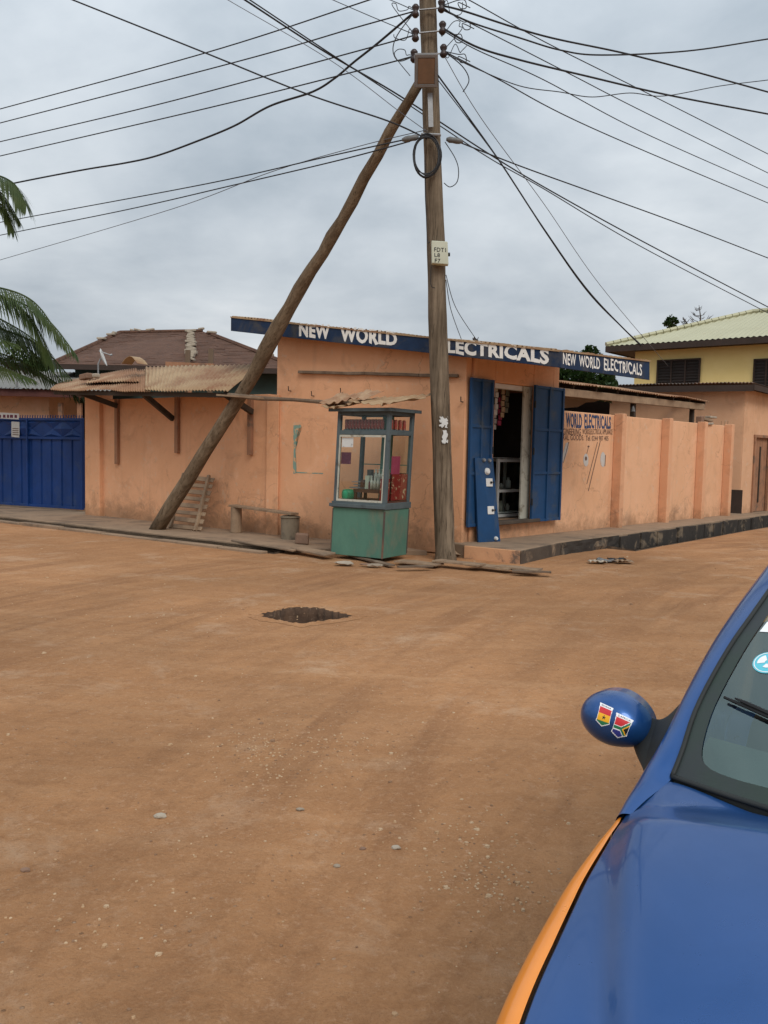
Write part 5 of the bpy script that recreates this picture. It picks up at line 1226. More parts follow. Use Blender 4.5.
mb=MB(); kbox(mb,.77,.925,.55,.9,wl+.037,wl+.19); kbox(mb,.76,.935,.53,.92,wl+.19,wl+.22); obj1(mb,'brown_case','brown','dark brown case at the rear right inside the kiosk','case')
mb=MB(); kbox(mb,.952,.968,.30,.96,wl+.038,wl+.215); bx=obj1(mb,'red_carton','red','red carton with cream print against kiosk side glass','carton')
mb=MB(); kbox(mb,.86,.945,.06,.26,wl+.038,wl+.185); bx=obj1(mb,'red_packet','red','smaller red packet standing in the front kiosk corner','packet')
mb=MB(); kbox(mb,.10,.32,.024,.028,.735,.80); obj1(mb,'paper_notice','paper','blank white paper notice in kiosk window upper left corner','notice')
mb=MB(); kbox(mb,.08,.27,.06,.07,.62,.70); obj1(mb,'wall_picture','maroon','dark maroon picture hanging in the left kiosk window','picture')
mb=MB(); kbox(mb,.93,.945,.3,.62,.56,.68); obj1(mb,'snack_packets','pinkpack','pink packet strip hanging behind the kiosk side window','packets')
# ------------------------------------------------------------------ bench, bucket, brick, pallet, planks
bn=thing('bench','low plank bench on a wood block beside the low wall','bench',(*P(236,533,PV).xy,PV))
a=P(236,532.5,PV); hz_=V(236,507,(a,a+tL),0).z-PV
mb=MB(); mb.tube([Vector((a.x,a.y,PV)),Vector((a.x,a.y,PV+hz_*.5)),Vector((a.x,a.y,PV+hz_))],[.105,.10,.102],12,jit=.15); mb.build('leg','woodh',bn,bevel=.01)
bb=P(290,539,PV); zb2=PV+.42
mb=MB(); s0=Vector((a.x-tL.x*.1,a.y-tL.y*.1,PV+hz_+.025)); s1=Vector((bb.x+.08,bb.y-.04,PV+.445)); mb.beam(s0,s1,.2,.04,up=Z); mb.build('seat','woodh',bn,bevel=.006)
bk=thing('bucket','dirty cylindrical bucket propping the bench plank','bucket',(bb.x,bb.y,PV))
mb=MB(); q=Vector((bb.x,bb.y,PV)); mb.tube([q,q+Z*.40,q+Z*.41,q+Z*.36,q+Z*.03],[.155,.165,.155,.15,.14],22); mb.build('body','bucket',bk,smooth=False)
mb=MB(); mb.tube([q+Vector((.172*math.cos(t),.172*math.sin(t),.385)) for t in [i*2*math.pi/24 for i in range(25)]],.010,6); mb.build('rim','bucket',bk)
mb=MB(); c=P(302,544,PV); mb.box((c.x,c.y,PV+.09),.26,.17,.18,(tL+Vector((0,.2,0))).normalized(),None); obj1(mb,'broken_block','brick','broken brown block on the pavement beside the bucket','block',bevel=.025)
# pallet leaning on the wall
q0=P(170,528,PV);q1=P(199.5,531.5,PV);q2=V(213,477.5,LW,.08);q3=V(183,475,LW,.08)
pa=thing('pallet','small slatted wooden rack leaning on the wall behind the log','pallet',(*q0.xy,PV))
def ppq(u,v): return q0.lerp(q1,u).lerp(q3.lerp(q2,u),v)
nP=(q1-q0).cross(q3-q0).normalized(); nP=nP if nP.dot(nL)>0 else -nP
for i in range(8):
    v=.04+.92*i/7; mb=MB(); mb.beam(ppq(-.03,v+random.uniform(-.012,.012)),ppq(1.05,v+random.uniform(-.012,.012)),.09 if i%2 else .075,.02,up=nP); mb.build('slat','woodh',pa,bevel=.003)
for u in (.06,.9):
    mb=MB(); mb.beam(ppq(u,-.01)+nP*.035,ppq(u,1.02)+nP*.035,.06,.05,up=nP); mb.build('stringer','woodh',pa,bevel=.004)
# planks across the gutter by the pole
pl=[(352,556,392,566,.10,'narrow plank in front of kiosk','wood'),(398,562,440,566,.26,'wide weathered plank at the foot of the pole','woodh'),(436,564,482,569,.24,'pale plank just right of the pole foot','woodh'),(470,566,512,571,.26,'middle pale plank right of the pole','woodh'),(498,569,540,573,.22,'pale plank near the right end of the row','woodh'),(512,573,551,574.5,.12,'broken dark end plank furthest right','wood'),(398,569,432,568,.10,'thin dark splinter plank before the pole','wood')]
for i,(x0,y0,x1,y1,w,lab,mt) in enumerate(pl):
    a=P(x0,y0,.02);b=P(x1,y1,.02); mb=MB(); K=6
    d=(b-a).normalized(); sd=Vector((d.y,-d.x,0))
    sd=sd if sd.y<0 else -sd
    def fn(u,v,a=a,b=b,sd=sd,w=w,i=i): 
        return a.lerp(b,u)+sd*w*(v-.5)*(1+.25*noise.noise(Vector((u*4,v,i))))+Z*(.018+.012*(i%3)+.008*noise.noise(Vector((u*3,v*2,i+.5))))
    mb.grid(fn,K,2); tag(mb.build('loose_plank',mt,solid=.022),lab,'plank','planks bridging the gutter near the pole')
sl=[(238,541,300,550,.30,'tilted slab covering the gutter in front of the bench'),(296,549,330,555,.22,'cracked slab covering the gutter left of the kiosk')]
for i,(x0,y0,x1,y1,w,lab) in enumerate(sl):
    a=P(x0,y0,.06);b=P(x1,y1,.06); d=(b-a).normalized(); sd=Vector((d.y,-d.x,0)); sd=sd if sd.y<0 else -sd
    mb=MB(); mb.slab([a-sd*w/2,b-sd*w/2,b+sd*w/2-Z*.02,a+sd*w/2],Z*.035); obj1(mb,'gutter_slab','cement',lab,'slab','slabs over the gutter',bevel=.01)
for i,(x,y,s,lab,mt) in enumerate(((345,565,.12,'flat broken tile on dirt before the kiosk','mortar'),(375,567,.09,'small flat stone before the kiosk corner','stone'),(366,566,.07,'reddish chip before the kiosk','brick'),(160,813,.024,'pale rounded stone on open dirt at left','mortar'),(396,846,.017,'pale egg sized stone on dirt near the centre bottom','mortar'),(25,865,.016,'brown stone on dirt near bottom left','brick'),(300,808,.016,'tan stone on dirt left of the gravel patch','stone'),(337,860,.013,'round tan stone on the wheel track','stone'),(363,845,.012,'brown stone beside the pale egg sized stone','brick'),(72,522-2,.06,'dark lump in the left gutter','cement_dark'))):
    c=P(x,y,.0); bm=bmesh.new(); bmesh.ops.create_icosphere(bm,subdivisions=2,radius=1)
    vs=[Vector((v.co.x*s*1.2,v.co.y*s*.8,v.co.z*s*(.25 if i<3 else .55)))*(1+.35*noise.noise(v.co*1.3+Vector((i*5,0,0)))) for v in bm.verts]; fs=[[v.index for v in f.verts] for f in bm.faces]; bm.free()
    g=gz(c.x,c.y); mb=MB(); mb.add([v+Vector((c.x,c.y,g+s*(.12 if i<3 else .25)+(.03 if i<3 else 0))) for v in vs],fs); tag(mb.build('stone',mt,smooth=False),lab,'stone')
# litter by the pavement
for i,(x,y,mt,lab) in enumerate(((597,563,'mortar','crumpled white paper in the litter by the step'),(606,562,'insulgrey','grey paper scrap in the middle of the litter'),(617,561,'black','black plastic bag scrap in the litter by the step'),(624,563,'woodh','light wood chip at the right of the litter'))):
    c=P(x,y,0); mb=MB(); mb.grid(lambda u,v:Vector((c.x-.13+.26*u,c.y-.1+.2*v,.02+.07*abs(noise.noise(Vector((u*4,v*4,i*3)))))),7,6); tag(mb.build('litter',mt,solid=.004),lab,'litter','litter on the dirt by the drain')
# pebbles and grit
mb=MB(); rnd=random.Random(11)
def peb(x,y,s,mi):
    a=rnd.uniform(0,6.28); vs=[]; h=s*rnd.uniform(.25,.6)
    n_=6
    for k in range(n_): t=a+k*2*math.pi/n_; r=s*rnd.uniform(.6,1); vs.append(Vector((x+r*math.cos(t),y+r*math.sin(t),gz(x,y)-.003)))
    for k in range(n_): t=a+k*2*math.pi/n_+.2; r=s*rnd.uniform(.35,.75); vs.append(Vector((x+r*math.cos(t),y+r*math.sin(t),gz(x,y)+h*rnd.uniform(.6,1))))
    mb.add(vs,[tuple(range(n_,2*n_))]+[(k,(k+1)%n_,n_+(k+1)%n_,n_+k) for k in range(n_)],mi)
cl=[(P(300,752,0),.5,300),(P(262,742,0),.2,60),(P(30,590,0),.7,50),(P(200,605,0),.6,50),(P(455,830,0),.3,60),(P(215,870,0),.6,50),(P(490,880,0),.22,150),(P(430,850,0),.45,50),(P(60,630,0),1.2,50),(P(230,625,0),1.5,60),(P(130,915,0),.25,40),(P(400,700,0),1.2,60)]
for c,r,k in cl:
    for i in range(k):
        a=rnd.gauss(0,r*.6); b=rnd.gauss(0,r*.6); peb(c.x+a,c.y+b,rnd.uniform(.004,.011)*(2.0 if rnd.random()<.06 else 1),rnd.choice((0,0,1,1,2)))
for i in range(2600):
    y=1.2+13*rnd.random()**1.3; x=rnd.uniform(-.62,.62)*y*1.0; 
    if rnd.random()<noise.noise(Vector((x*.8,y*.8,6)))*1.0+.5: peb(x,y,rnd.uniform(.0025,.007)*(1+y*.07)*(2.4 if rnd.random()<.03 else 1),rnd.choice((0,0,1,2,2)))
for i in range(70):
    a=rnd.uniform(0.2,2.9); r=rnd.uniform(1.0,1.25)*hr(a,1); peb(HOLE.x+r*math.cos(a),HOLE.y+r*math.sin(a),rnd.uniform(.006,.02),rnd.choice((0,2,2,3)))
pg=mb.build('pebbles',['chipa','chipb','chipc','chipd'],fixn=False); pg['kind']='stuff'; tag(pg,'scattered grit and small pebbles over the dirt road','pebbles')

# ------------------------------------------------------------------ the taxi
O2=Vector((1.186,1.308,0)); CT=Vector((.491,.871,0)).normalized(); CW=Vector((-CT.y,CT.x,0))   # rearwards, towards image left
def cp3(t,d,z,side=1): return O2+CT*t+CW*(.8-d)*side+Z*z
def interp(x,tab):
    """smooth curve through the table (finite-difference Hermite)"""
    n=len(tab)
    if x<=tab[0][0]: return tab[0][1]
    if x>=tab[-1][0]: return tab[-1][1]
    def sl(i):
        a=tab[max(i-1,0)]; b=tab[min(i+1,n-1)]; return (b[1]-a[1])/(b[0]-a[0])
    for i in range(n-1):
        if x<=tab[i+1][0]:
            x0,y0=tab[i]; x1,y1=tab[i+1]; h=x1-x0; u=(x-x0)/h; m0=sl(i)*h; m1=sl(i+1)*h
            return (2*u**3-3*u*u+1)*y0+(u**3-2*u*u+u)*m0+(3*u*u-2*u**3)*y1+(u**3-u*u)*m1
zsh=lambda t:interp(t,[(-1.22,.60),(-1.1,.70),(-.9,.785),(-.63,.842),(-.3,.89),(0,.925),(.15,.945),(.6,.955),(1.8,.97),(2.3,.96),(2.5,.90)])
inset=lambda t:interp(t,[(-1.22,.24),(-1.1,.13),(-.9,.05),(-.63,-.010),(-.3,-.021),(-.1,-.010),(0,0),(.5,0),(1.5,0),(2.2,.05),(2.5,.2)])  # plan-view tuck
car=thing('taxi','blue taxi with orange front wing, cropped at the lower right corner','car',(O2.x+CT.x*.6,O2.y+CT.y*.6,0))
tb_=lambda d:interp(d,[(0,-.02),(.035,.05),(.07,.128),(.10,.120),(.27,.015),(.5,-.06),(.8,-.09)])
def crown(d): return .030*(1-math.exp(-d/.05))+.055*(1-((.8-d)/.8)**2)
def crease(t,d):
    c=.022-.225*t*1.0 if t<0 else .022
    x=(d-c)/.024; return .028/(1+math.exp(-max(-30,min(30,x*2.2))))
def zhood(t,d): return zsh(t)-.012+crown(d)*(1 if t>-.9 else max(.2,1+(t+.9)*1.5))+crease(t,d)*max(0,min(1,(.02-t)/.12))
DE=.036
def DT(t): return .012+.027*max(0,min(1,-t/.45))**.6
def bonnetf(side):
    def fn(u,v):
        d=DE+(.8-DE)*(u**1.6); t1=tb_(d); t=-1.16+(t1+1.16)*v
        d=d-(DE-DT(t))*(1-u)
        z=zhood(t,d)
        if v==0: z-=.03
        if u<.02: z-=.012
        return cp3(t,d+inset(t)*(1-u),z,side)
    return fn
mb=MB()
for s in (1,-1): mb.grid(bonnetf(s),90,70)
bon=mb.build('bonnet','carblue',car,smooth=True)
# shut lines: dark strip under the bonnet edges
mb=MB()
def under(side):
    def fn(u,v):
        k=v; t=-1.1+(-.05+1.1)*u
        return cp3(t,DT(t)-.005+.012*k+inset(t),zhood(t,DT(t))-.014,side)
    return fn
for s in (1,-1):
    mb.grid(under(s),40,1)
    mb.grid(lambda u,v,s=s:cp3(tb_(DE+.774*u)-.010+.018*v,DE+.774*u,zhood(tb_(DE+.774*u),DE+.774*u)-.018,s),40,1)
mb.build('bonnet_gap','trim',car,fixn=False)
# orange wings: roll from the bonnet edge over the shoulder down the side
def sideprof(k,t):   # k 0..1 from top edge to sill; returns d, z
    DE=DT(t); z0=zsh(t)-.012+crown(DE)-.003
    if k<.35:
        a=k/.35*math.pi/2; return DE-.006-(DE-.006+.012)*math.sin(a), z0-.055*(1-math.cos(a))
    q=(k-.35)/.65; zt_=z0-.055; z=zt_+(.24-zt_)*q
    return -.012-.03*math.sin(q*math.pi*.9)+.07*q**3, z
def arch(t,z,c,R=.335):   # cut wheel opening by pulling the edge up
    dx=abs(t-c)
    if dx<R:
        za=.30+math.sqrt(R*R-dx*dx)
        if z<za: return za
    return z
def wingf(t0,t1,side):
    def fn(u,v):
        t=t0+(t1-t0)*u; d,z=sideprof(v,t)
        z=arch(t,z,-.5) if t<.2 else arch(t,z,1.95)
        d2=d+inset(t)
        return cp3(t,d2,z,side)
    return fn
for s in (1,-1):
    mb=MB(); mb.grid(wingf(-1.16,-.006,s),60,26); mb.build('front_wing','carorange',car,smooth=True)
    # body side from the shut line back (doors, rear quarter); top edge swells into pillar foot
    mb=MB(); mb.grid(wingf(-.001,2.42,s),90,26); mb.build('body_side','carblue',car,smooth=True)
# scuttle triangles + A pillar, from outer silhouette curve to windscreen edge
out=[(-.008,-.004,.900),(.06,.0,.925),(.15,.010,.955),(.25,.034,1.015),(.37,.058,1.095),(.50,.088,1.18),(.63,.122,1.255),(.75,.158,1.32),(.86,.19,1.375),(.95,.215,1.41)]
inn=[(-.012,.028,.932),(.045,.045,.946),(.135,.078,.969),(.18,.088,1.012),(.28,.10,1.09),(.41,.14,1.195),(.52,.18,1.27),(.62,.215,1.335),(.74,.245,1.395),(.83,.26,1.43)]
wsE=[p for p in inn[2:]]      # windscreen side edge
for s in (1,-1):
    mb=MB(); n_=len(out); co_=catmull([Vector(p) for p in out],5); ci_=catmull([Vector(p) for p in inn],5); m=len(co_)
    cols=7
    def fn(u,v,s=s):
        i=min(m-1,int(round(u*(m-1)))); a=co_[i];b=ci_[i]; p=a.lerp(b,v); h=.013*math.sin(math.pi*v**.8)+0.0
        return cp3(p.x-h*.35,p.y-h*.35,p.z+h,s)
    mb.grid(fn,m-1,cols)
    # outward return of pillar to the side glass
    mb.grid(lambda u,v,s=s:(lambda a:cp3(a.x+.02*v,a.y+(-.016+.03*min(1,max(0,a.x/.3)))*v,a.z-.055*v,s))(co_[min(m-1,int(round(u*(m-1))))]),m-1,2)
    mb.build('windscreen_pillar','carblue',car,smooth=True)
# windscreen surface
wci=catmull([Vector(p) for p in wsE],6); wm=len(wci)
def wsf(u,v,off=0):      # u across from this side (0) to the other (1); v up
    x=v*(wm-1); i=min(wm-2,int(x)); e=wci[i].lerp(wci[i+1],x-i)
    c0=Vector((-.10,.8,1.005)); c1=Vector((.72,.8,1.475)); c=c0.lerp(c1,v)
    a=abs(2*u-1); k=a**2.2
    t=c.x+(e.x-c.x)*k; z=c.z+(e.z-c.z)*k; w=(.8-e.y)*a*(1 if u<.5 else -1)
    return O2+CT*(t-.0)+CW*w+Z*(z+off)
mb=MB(); mb.grid(lambda u,v:wsf(u,v),80,30); ws=mb.build('windscreen','carglass',car,smooth=True)
bw=BVHTree.FromPolygons([wsf(i/80,j/30,0) for j in range(31) for i in range(81)],[(j*81+i,j*81+i+1,(j+1)*81+i+1,(j+1)*81+i) for j in range(30) for i in range(80)])
def onws(px,py,off=.004):
    loc,nr,idx,dist=bw.ray_cast(EYE,ray(px,py).normalized())
    if loc is None: return None
    if nr.dot(EYE-loc)<0: nr=-nr
    return loc+nr*off
# frit border: ring on the inside of the glass outline, 6 mm above
mb=MB(); b_=.060
def fr_u(v): return .046
GU,GV=120,60
vs=[];idx={}
NL=240; mb=MB()
def outer(k):
    a_=2*math.pi*k/NL; c_,s_=math.cos(a_),math.sin(a_); m_=max(abs(c_),abs(s_)); return .5+.5*c_/m_,.5+.5*s_/m_
def inner(k):
    x,y=outer(k); X=(x-.5)*2; Y=(y-.5)*2
    # rounded rectangle by squashing the corners
    r=(abs(X)**13+abs(Y)**13)**(1/13); X/=r; Y/=r
    return .5+X*(.5-.026),(.072+.895*(Y+1)/2)
for j in range(5):
    for k in range(NL):
        q_=[]
        for kk,jj in ((k,j),((k+1)%NL,j),((k+1)%NL,j+1),(k,j+1)):
            o_=outer(kk); i_=inner(kk); f_=jj/5; q_.append(wsf(o_[0]*(1-f_)+i_[0]*f_,o_[1]*(1-f_)+i_[1]*f_,.0025))
        mb.add(q_,[(0,1,2,3)])
mb.build('glass_border','frit',ws,fixn=False)
# rubber seal round the screen
mb=MB()
for s in (0,1): mb.tube([wsf(s,v/30,.004) for v in range(31)],.006,6)
mb.tube([wsf(u/60,0,.003) for u in range(61)],.006,6)
mb.build('screen_seal','trim',ws,smooth=True)
# scuttle panel between bonnet and glass
mb=MB()
def scut(u,v):
    a=wsf(u,0,-.002); d=.8-abs((a-O2).dot(CW)); t=tb_(max(d,DE)); s=1 if u<.5 else -1
    b=cp3(t,d,zhood(t,max(d,DE))-.010,s); return b.lerp(a,v)+Z*(-.012*math.sin(v*math.pi))
mb.grid(scut,80,6); mb.build('scuttle_panel','trim',car,smooth=True)
# wiper
wi=[onws(x,y,.02) for x,y in ((724,703.5),(740,711),(766,722.5))]
if wi[0] is not None and wi[-1] is not None:
    d=(wi[-1]-wi[0]); e1_=wi[0]+d*2.4; 
    # keep the blade on the curved glass
    mb=MB(); pts=[]
    for i in range(9):
        q=wi[0]+d*(i*.26); h=bw.find_nearest(q)[0]; pts.append(h+Z*.014)
    mb.tube(pts,[.003]+[.004]*8,6); mb.tube([p+Z*.008 for p in pts[1:]],[.002]+[.0045]*7,6); wp=mb.build('wiper_blade','black',car)
    mb=MB(); mb.tube([pts[5]+Z*.02,(pts[7]+wsf(.55,.0,.02))/2+Z*.02,wsf(.55,.0,.01)],[.006,.008,.012],8); mb.build('wiper_arm','black',car)
# roundel on the glass
cc=onws(768,663,.002)
if cc is not None:
    a=(wsf(.3,.55)-wsf(.2,.55)).normalized(); b=(wsf(.25,.6)-wsf(.25,.5)).normalized(); nrm_=a.cross(b).normalized()
    if nrm_.dot(EYE-cc)<0: nrm_=-nrm_
    R=.034
    def disc(r0,r1,o,mi,a0=0,a1=6.2832,n=40):
        vs=[];
        for i in range(n+1):
            t=a0+(a1-a0)*i/n
            for r in (r0,r1): 
                q=cc+a*r*math.cos(t)+b*r*math.sin(t); h=bw.find_nearest(q)[0]; vs.append(h+nrm_*o)
        mb.add(vs,[(2*i,2*i+1,2*i+3,2*i+2) for i in range(n)],mi)
    mb=MB(); disc(0,R,.0015,0); disc(R*.86,R*.92,.0022,1); disc(R*.1,R*.62,.0022,1,.3,1.4); disc(R*.2,R*.7,.0022,1,2.0,3.4); disc(R*.15,R*.5,.0022,1,4.2,5.4)
    mb.build('round_sticker',['cyan','fwhite'],ws,fixn=False)
    cc=onws(767,627,.002)
    if cc is not None:
        mb=MB(); vs=[bw.find_nearest(cc+a*x+b*y)[0]+nrm_*.0015 for x,y in ((-.012,-.02),(.05,-.02),(.05,.018),(-.004,.018))]; mb.add(vs,[(0,1,2,3)]); mb.build('small_sticker','fwhite',ws,fixn=False)
# roof, side glass, rear
mb=MB()
def rooff(u,v):
    a=abs(2*u-1); s=1 if u<.5 else -1
    w=(.565+.0*v)*a; t0=.72+(.83-.72)*a**2.2; t=t0+(1.95-t0)*v
    z=1.475-.045*a**2.2+.035*math.sin(math.pi*min(1,v*.9+.05))-.06*max(0,v-.7)/.3
    return O2+CT*t+CW*w*s+Z*z
mb.grid(rooff,30,24)
for s in (0,1):
    # cant rail from roof edge to door-top line
    def cr(u,v,s=s):
        e=rooff(s,u); sg=1 if s==0 else -1; t=(e-O2).dot(CT); tt=.95+(2.0-.95)*u; q=cp3(tt,.20,1.41-.04*max(0,u-.7)/.3,sg); return e.lerp(q,v)+Z*.012*math.sin(v*math.pi)
    mb.grid(cr,24,5)
mb.build('roof_panel','carblue',car,smooth=True)
for s in (1,-1):
    pts_t=[Vector((.17,.02,.955))]+[]
    def sg(u,v,s=s):
        # bottom: belt line; top: pillar/roof line
        t=.12+(2.05-.12)*u
        top=interp(t,[(.12,.94),(.25,.99),(.5,1.15),(.75,1.29),(.95,1.385),(1.7,1.40),(2.05,1.33)]); dt=interp(t,[(.12,.02),(.5,.10),(.95,.215),(2.05,.20)])
        zb_=zsh(t)-.03; z=zb_+(max(top,zb_+.005)-zb_)*v; d=.010+(dt-.010)*v
        return cp3(t,d+.006,z,s)
    mb=MB(); mb.grid(sg,40,10); mb.build('side_glass','carglass',car,smooth=True)
    mb=MB()
    for t0,t1 in ((1.02,1.10),(1.98,2.42)):
        def bp_(u,v,s=s,t0=t0,t1=t1):
            t=t0+(t1-t0)*u; uu=(min(t,2.05)-.12)/1.93; q=sg(uu,v,s); return q+CT*(t-min(t,2.05))*(1-v*.7)+CW*s*.004
        mb.grid(bp_,6,10)
    mb.build('side_pillar','carblue',car,smooth=True)
    mb=MB()
    for t in (1.05,): mb.tube([cp3(t,sideprof(k/14,t)[0]-.001+inset(t),sideprof(k/14,t)[1],s) for k in range(4,15)],.004,4)
    mb.build('door_gap','trim',car)
    mb=MB(); mb.tube([cp3(.80,-.03,.80,s),cp3(.82,-.06,.80,s),cp3(.95,-.06,.80,s),cp3(.97,-.03,.80,s)],.014,8); mb.build('door_handle','trim',car,smooth=True)
mb=MB()
mb.grid(lambda u,v:(rooff(u,1).lerp(cp3(2.42,.22+abs(2*u-1)*-.1,.93,1 if u<.5 else -1) if False else O2+CT*(2.40-.1*abs(2*u-1)**3)+CW*(.66*(1-2*u))+Z*.93,v)),24,8); mb.build('rear_screen','carglass',car,smooth=True)
mb=MB(); mb.grid(lambda u,v:(O2+CT*(2.40-.1*abs(2*u-1)**3+.06*math.sin(v*math.pi))+CW*(.66+.06*v)*(1-2*u)+Z*(.93-.65*v)),24,10); mb.build('tailgate','carblue',car,smooth=True)
mb=MB(); mb.grid(lambda u,v:(O2+CT*(-1.16-.12*math.sin(v*math.pi*.8)-.05+.22*abs(2*u-1)**2.6)+CW*(.66)*(1-2*u)*(1+.06*v)+Z*(.70-.46*v)),30,12); mb.build('front_bumper','carorange',car,smooth=True)
mb=MB(); mb.grid(lambda u,v:(O2+CT*(-1.255+.14*abs(.7*(2*u-1))**2.6-.01*v)+CW*(.40)*(1-2*u)+Z*(.63-.10*v)),20,4); mb.build('grille','trim',car,smooth=True)
for s in (1,-1):
    mb=MB(); mb.grid(lambda u,v,s=s:cp3(-1.20+.28*u,.36-.26*u,.72-.14*v,s),10,6); mb.build('headlight','headlamp',car,solid=.02,smooth=True)
# wheels
for t,s in ((-.5,1),(-.5,-1),(1.95,1),(1.95,-1)):
    c=cp3(t,.08,.295,s); w=bpy.data.objects.new('wheel',None); 
    mb=MB(); ring=[(.0,.17),(.01,.28),(.03,.295),(.15,.295),(.17,.28),(.18,.17)]
    vs=[];n_=36
    for o_,r in ring:
        for k in range(n_): a=2*math.pi*k/n_; vs.append(c+CW*s*(.09-o_)+CT*r*math.cos(a)+Z*r*math.sin(a))
    mb.add(vs,[(i*n_+k,i*n_+(k+1)%n_,(i+1)*n_+(k+1)%n_,(i+1)*n_+k) for i in range(len(ring)-1) for k in range(n_)]); wo=mb.build('wheel','black',car,smooth=True)
    mb=MB(); ring=[(.02,.175),(.05,.15),(.045,.06),(.03,.0)]; vs=[]
    for o_,r in ring:
        for k in range(n_): a=2*math.pi*k/n_; vs.append(c+CW*s*(.09-o_)+CT*(r+.001)*math.cos(a)+Z*(r+.001)*math.sin(a))
    mb.add(vs,[(i*n_+k,i*n_+(k+1)%n_,(i+1)*n_+(k+1)%n_,(i+1)*n_+k) for i in range(len(ring)-1) for k in range(n_)]); mb.build('rim','metal',wo,smooth=True)
# underbody and cabin
mb=MB(); mb.box(O2+CT*.62+Z*.33,3.2,1.25,.16,CT,CW); mb.build('underbody','trim',car)
mb=MB(); mb.box(O2+CT*1.25+Z*.45,2.1,1.40,.06,CT,CW); mb.build('cabin_floor','seat',car)
mb=MB()
def dashf(u,v): 
    w=.70*(1-2*u); e=abs(2*u-1); t=.02+.13*e**2+ .50*v; return O2+CT*t+CW*w+Z*(.945+.02*math.sin(v*3)-.09*max(0,v-.7)/.3)
mb.grid(dashf,30,12)
mb.grid(lambda u,v:dashf(u,1)-Z*.35*v+CT*.03*math.sin(v*3),30,4); da=mb.build('dashboard','dash',car,smooth=True,solid=.01)
mb=MB(); mb.grid(lambda u,v:dashf(.02+.96*u,.02+.16*v)+Z*.012,30,2); mb.build('dash_edge','dashtop',car,smooth=True)
for s in (1,-1):
    mb=MB(); c=O2+CT*1.15+CW*.36*s
    mb.box(c+Z*.6,.5,.48,.16,CT,CW); mb.build('seat','seat',car,bevel=.05)
    mb=MB(); mb.box(c+CT*.28+Z*.92,.13,.46,.56,(CT-Z*.2).normalized(),CW,(Z+CT*.2).normalized()); mb.box(c+CT*.36+Z*1.27,.09,.25,.16,CT,CW); mb.build('backrest','seat',car,bevel=.04)
mb=MB(); c=O2+CT*.62-CW*.36+Z*.95; mb.tube([c+CW*.18*math.cos(t)+(Z*.85+CT*.5)*.18*math.sin(t) for t in [i*2*math.pi/28 for i in range(29)]],.014,8); mb.tube([c-CT*.12-Z*.05,c],.03,8); mb.tube([c-CW*.17,c+CW*.17],.012,6); mb.build('steering_wheel','black',car,smooth=True)
mb=MB(); c=wsf(.5,.86)-Z*.06+CT*.05; mb.box(c,.03,.22,.06,CT,CW); mb.build('rear_view_mirror','black',car,bevel=.012)
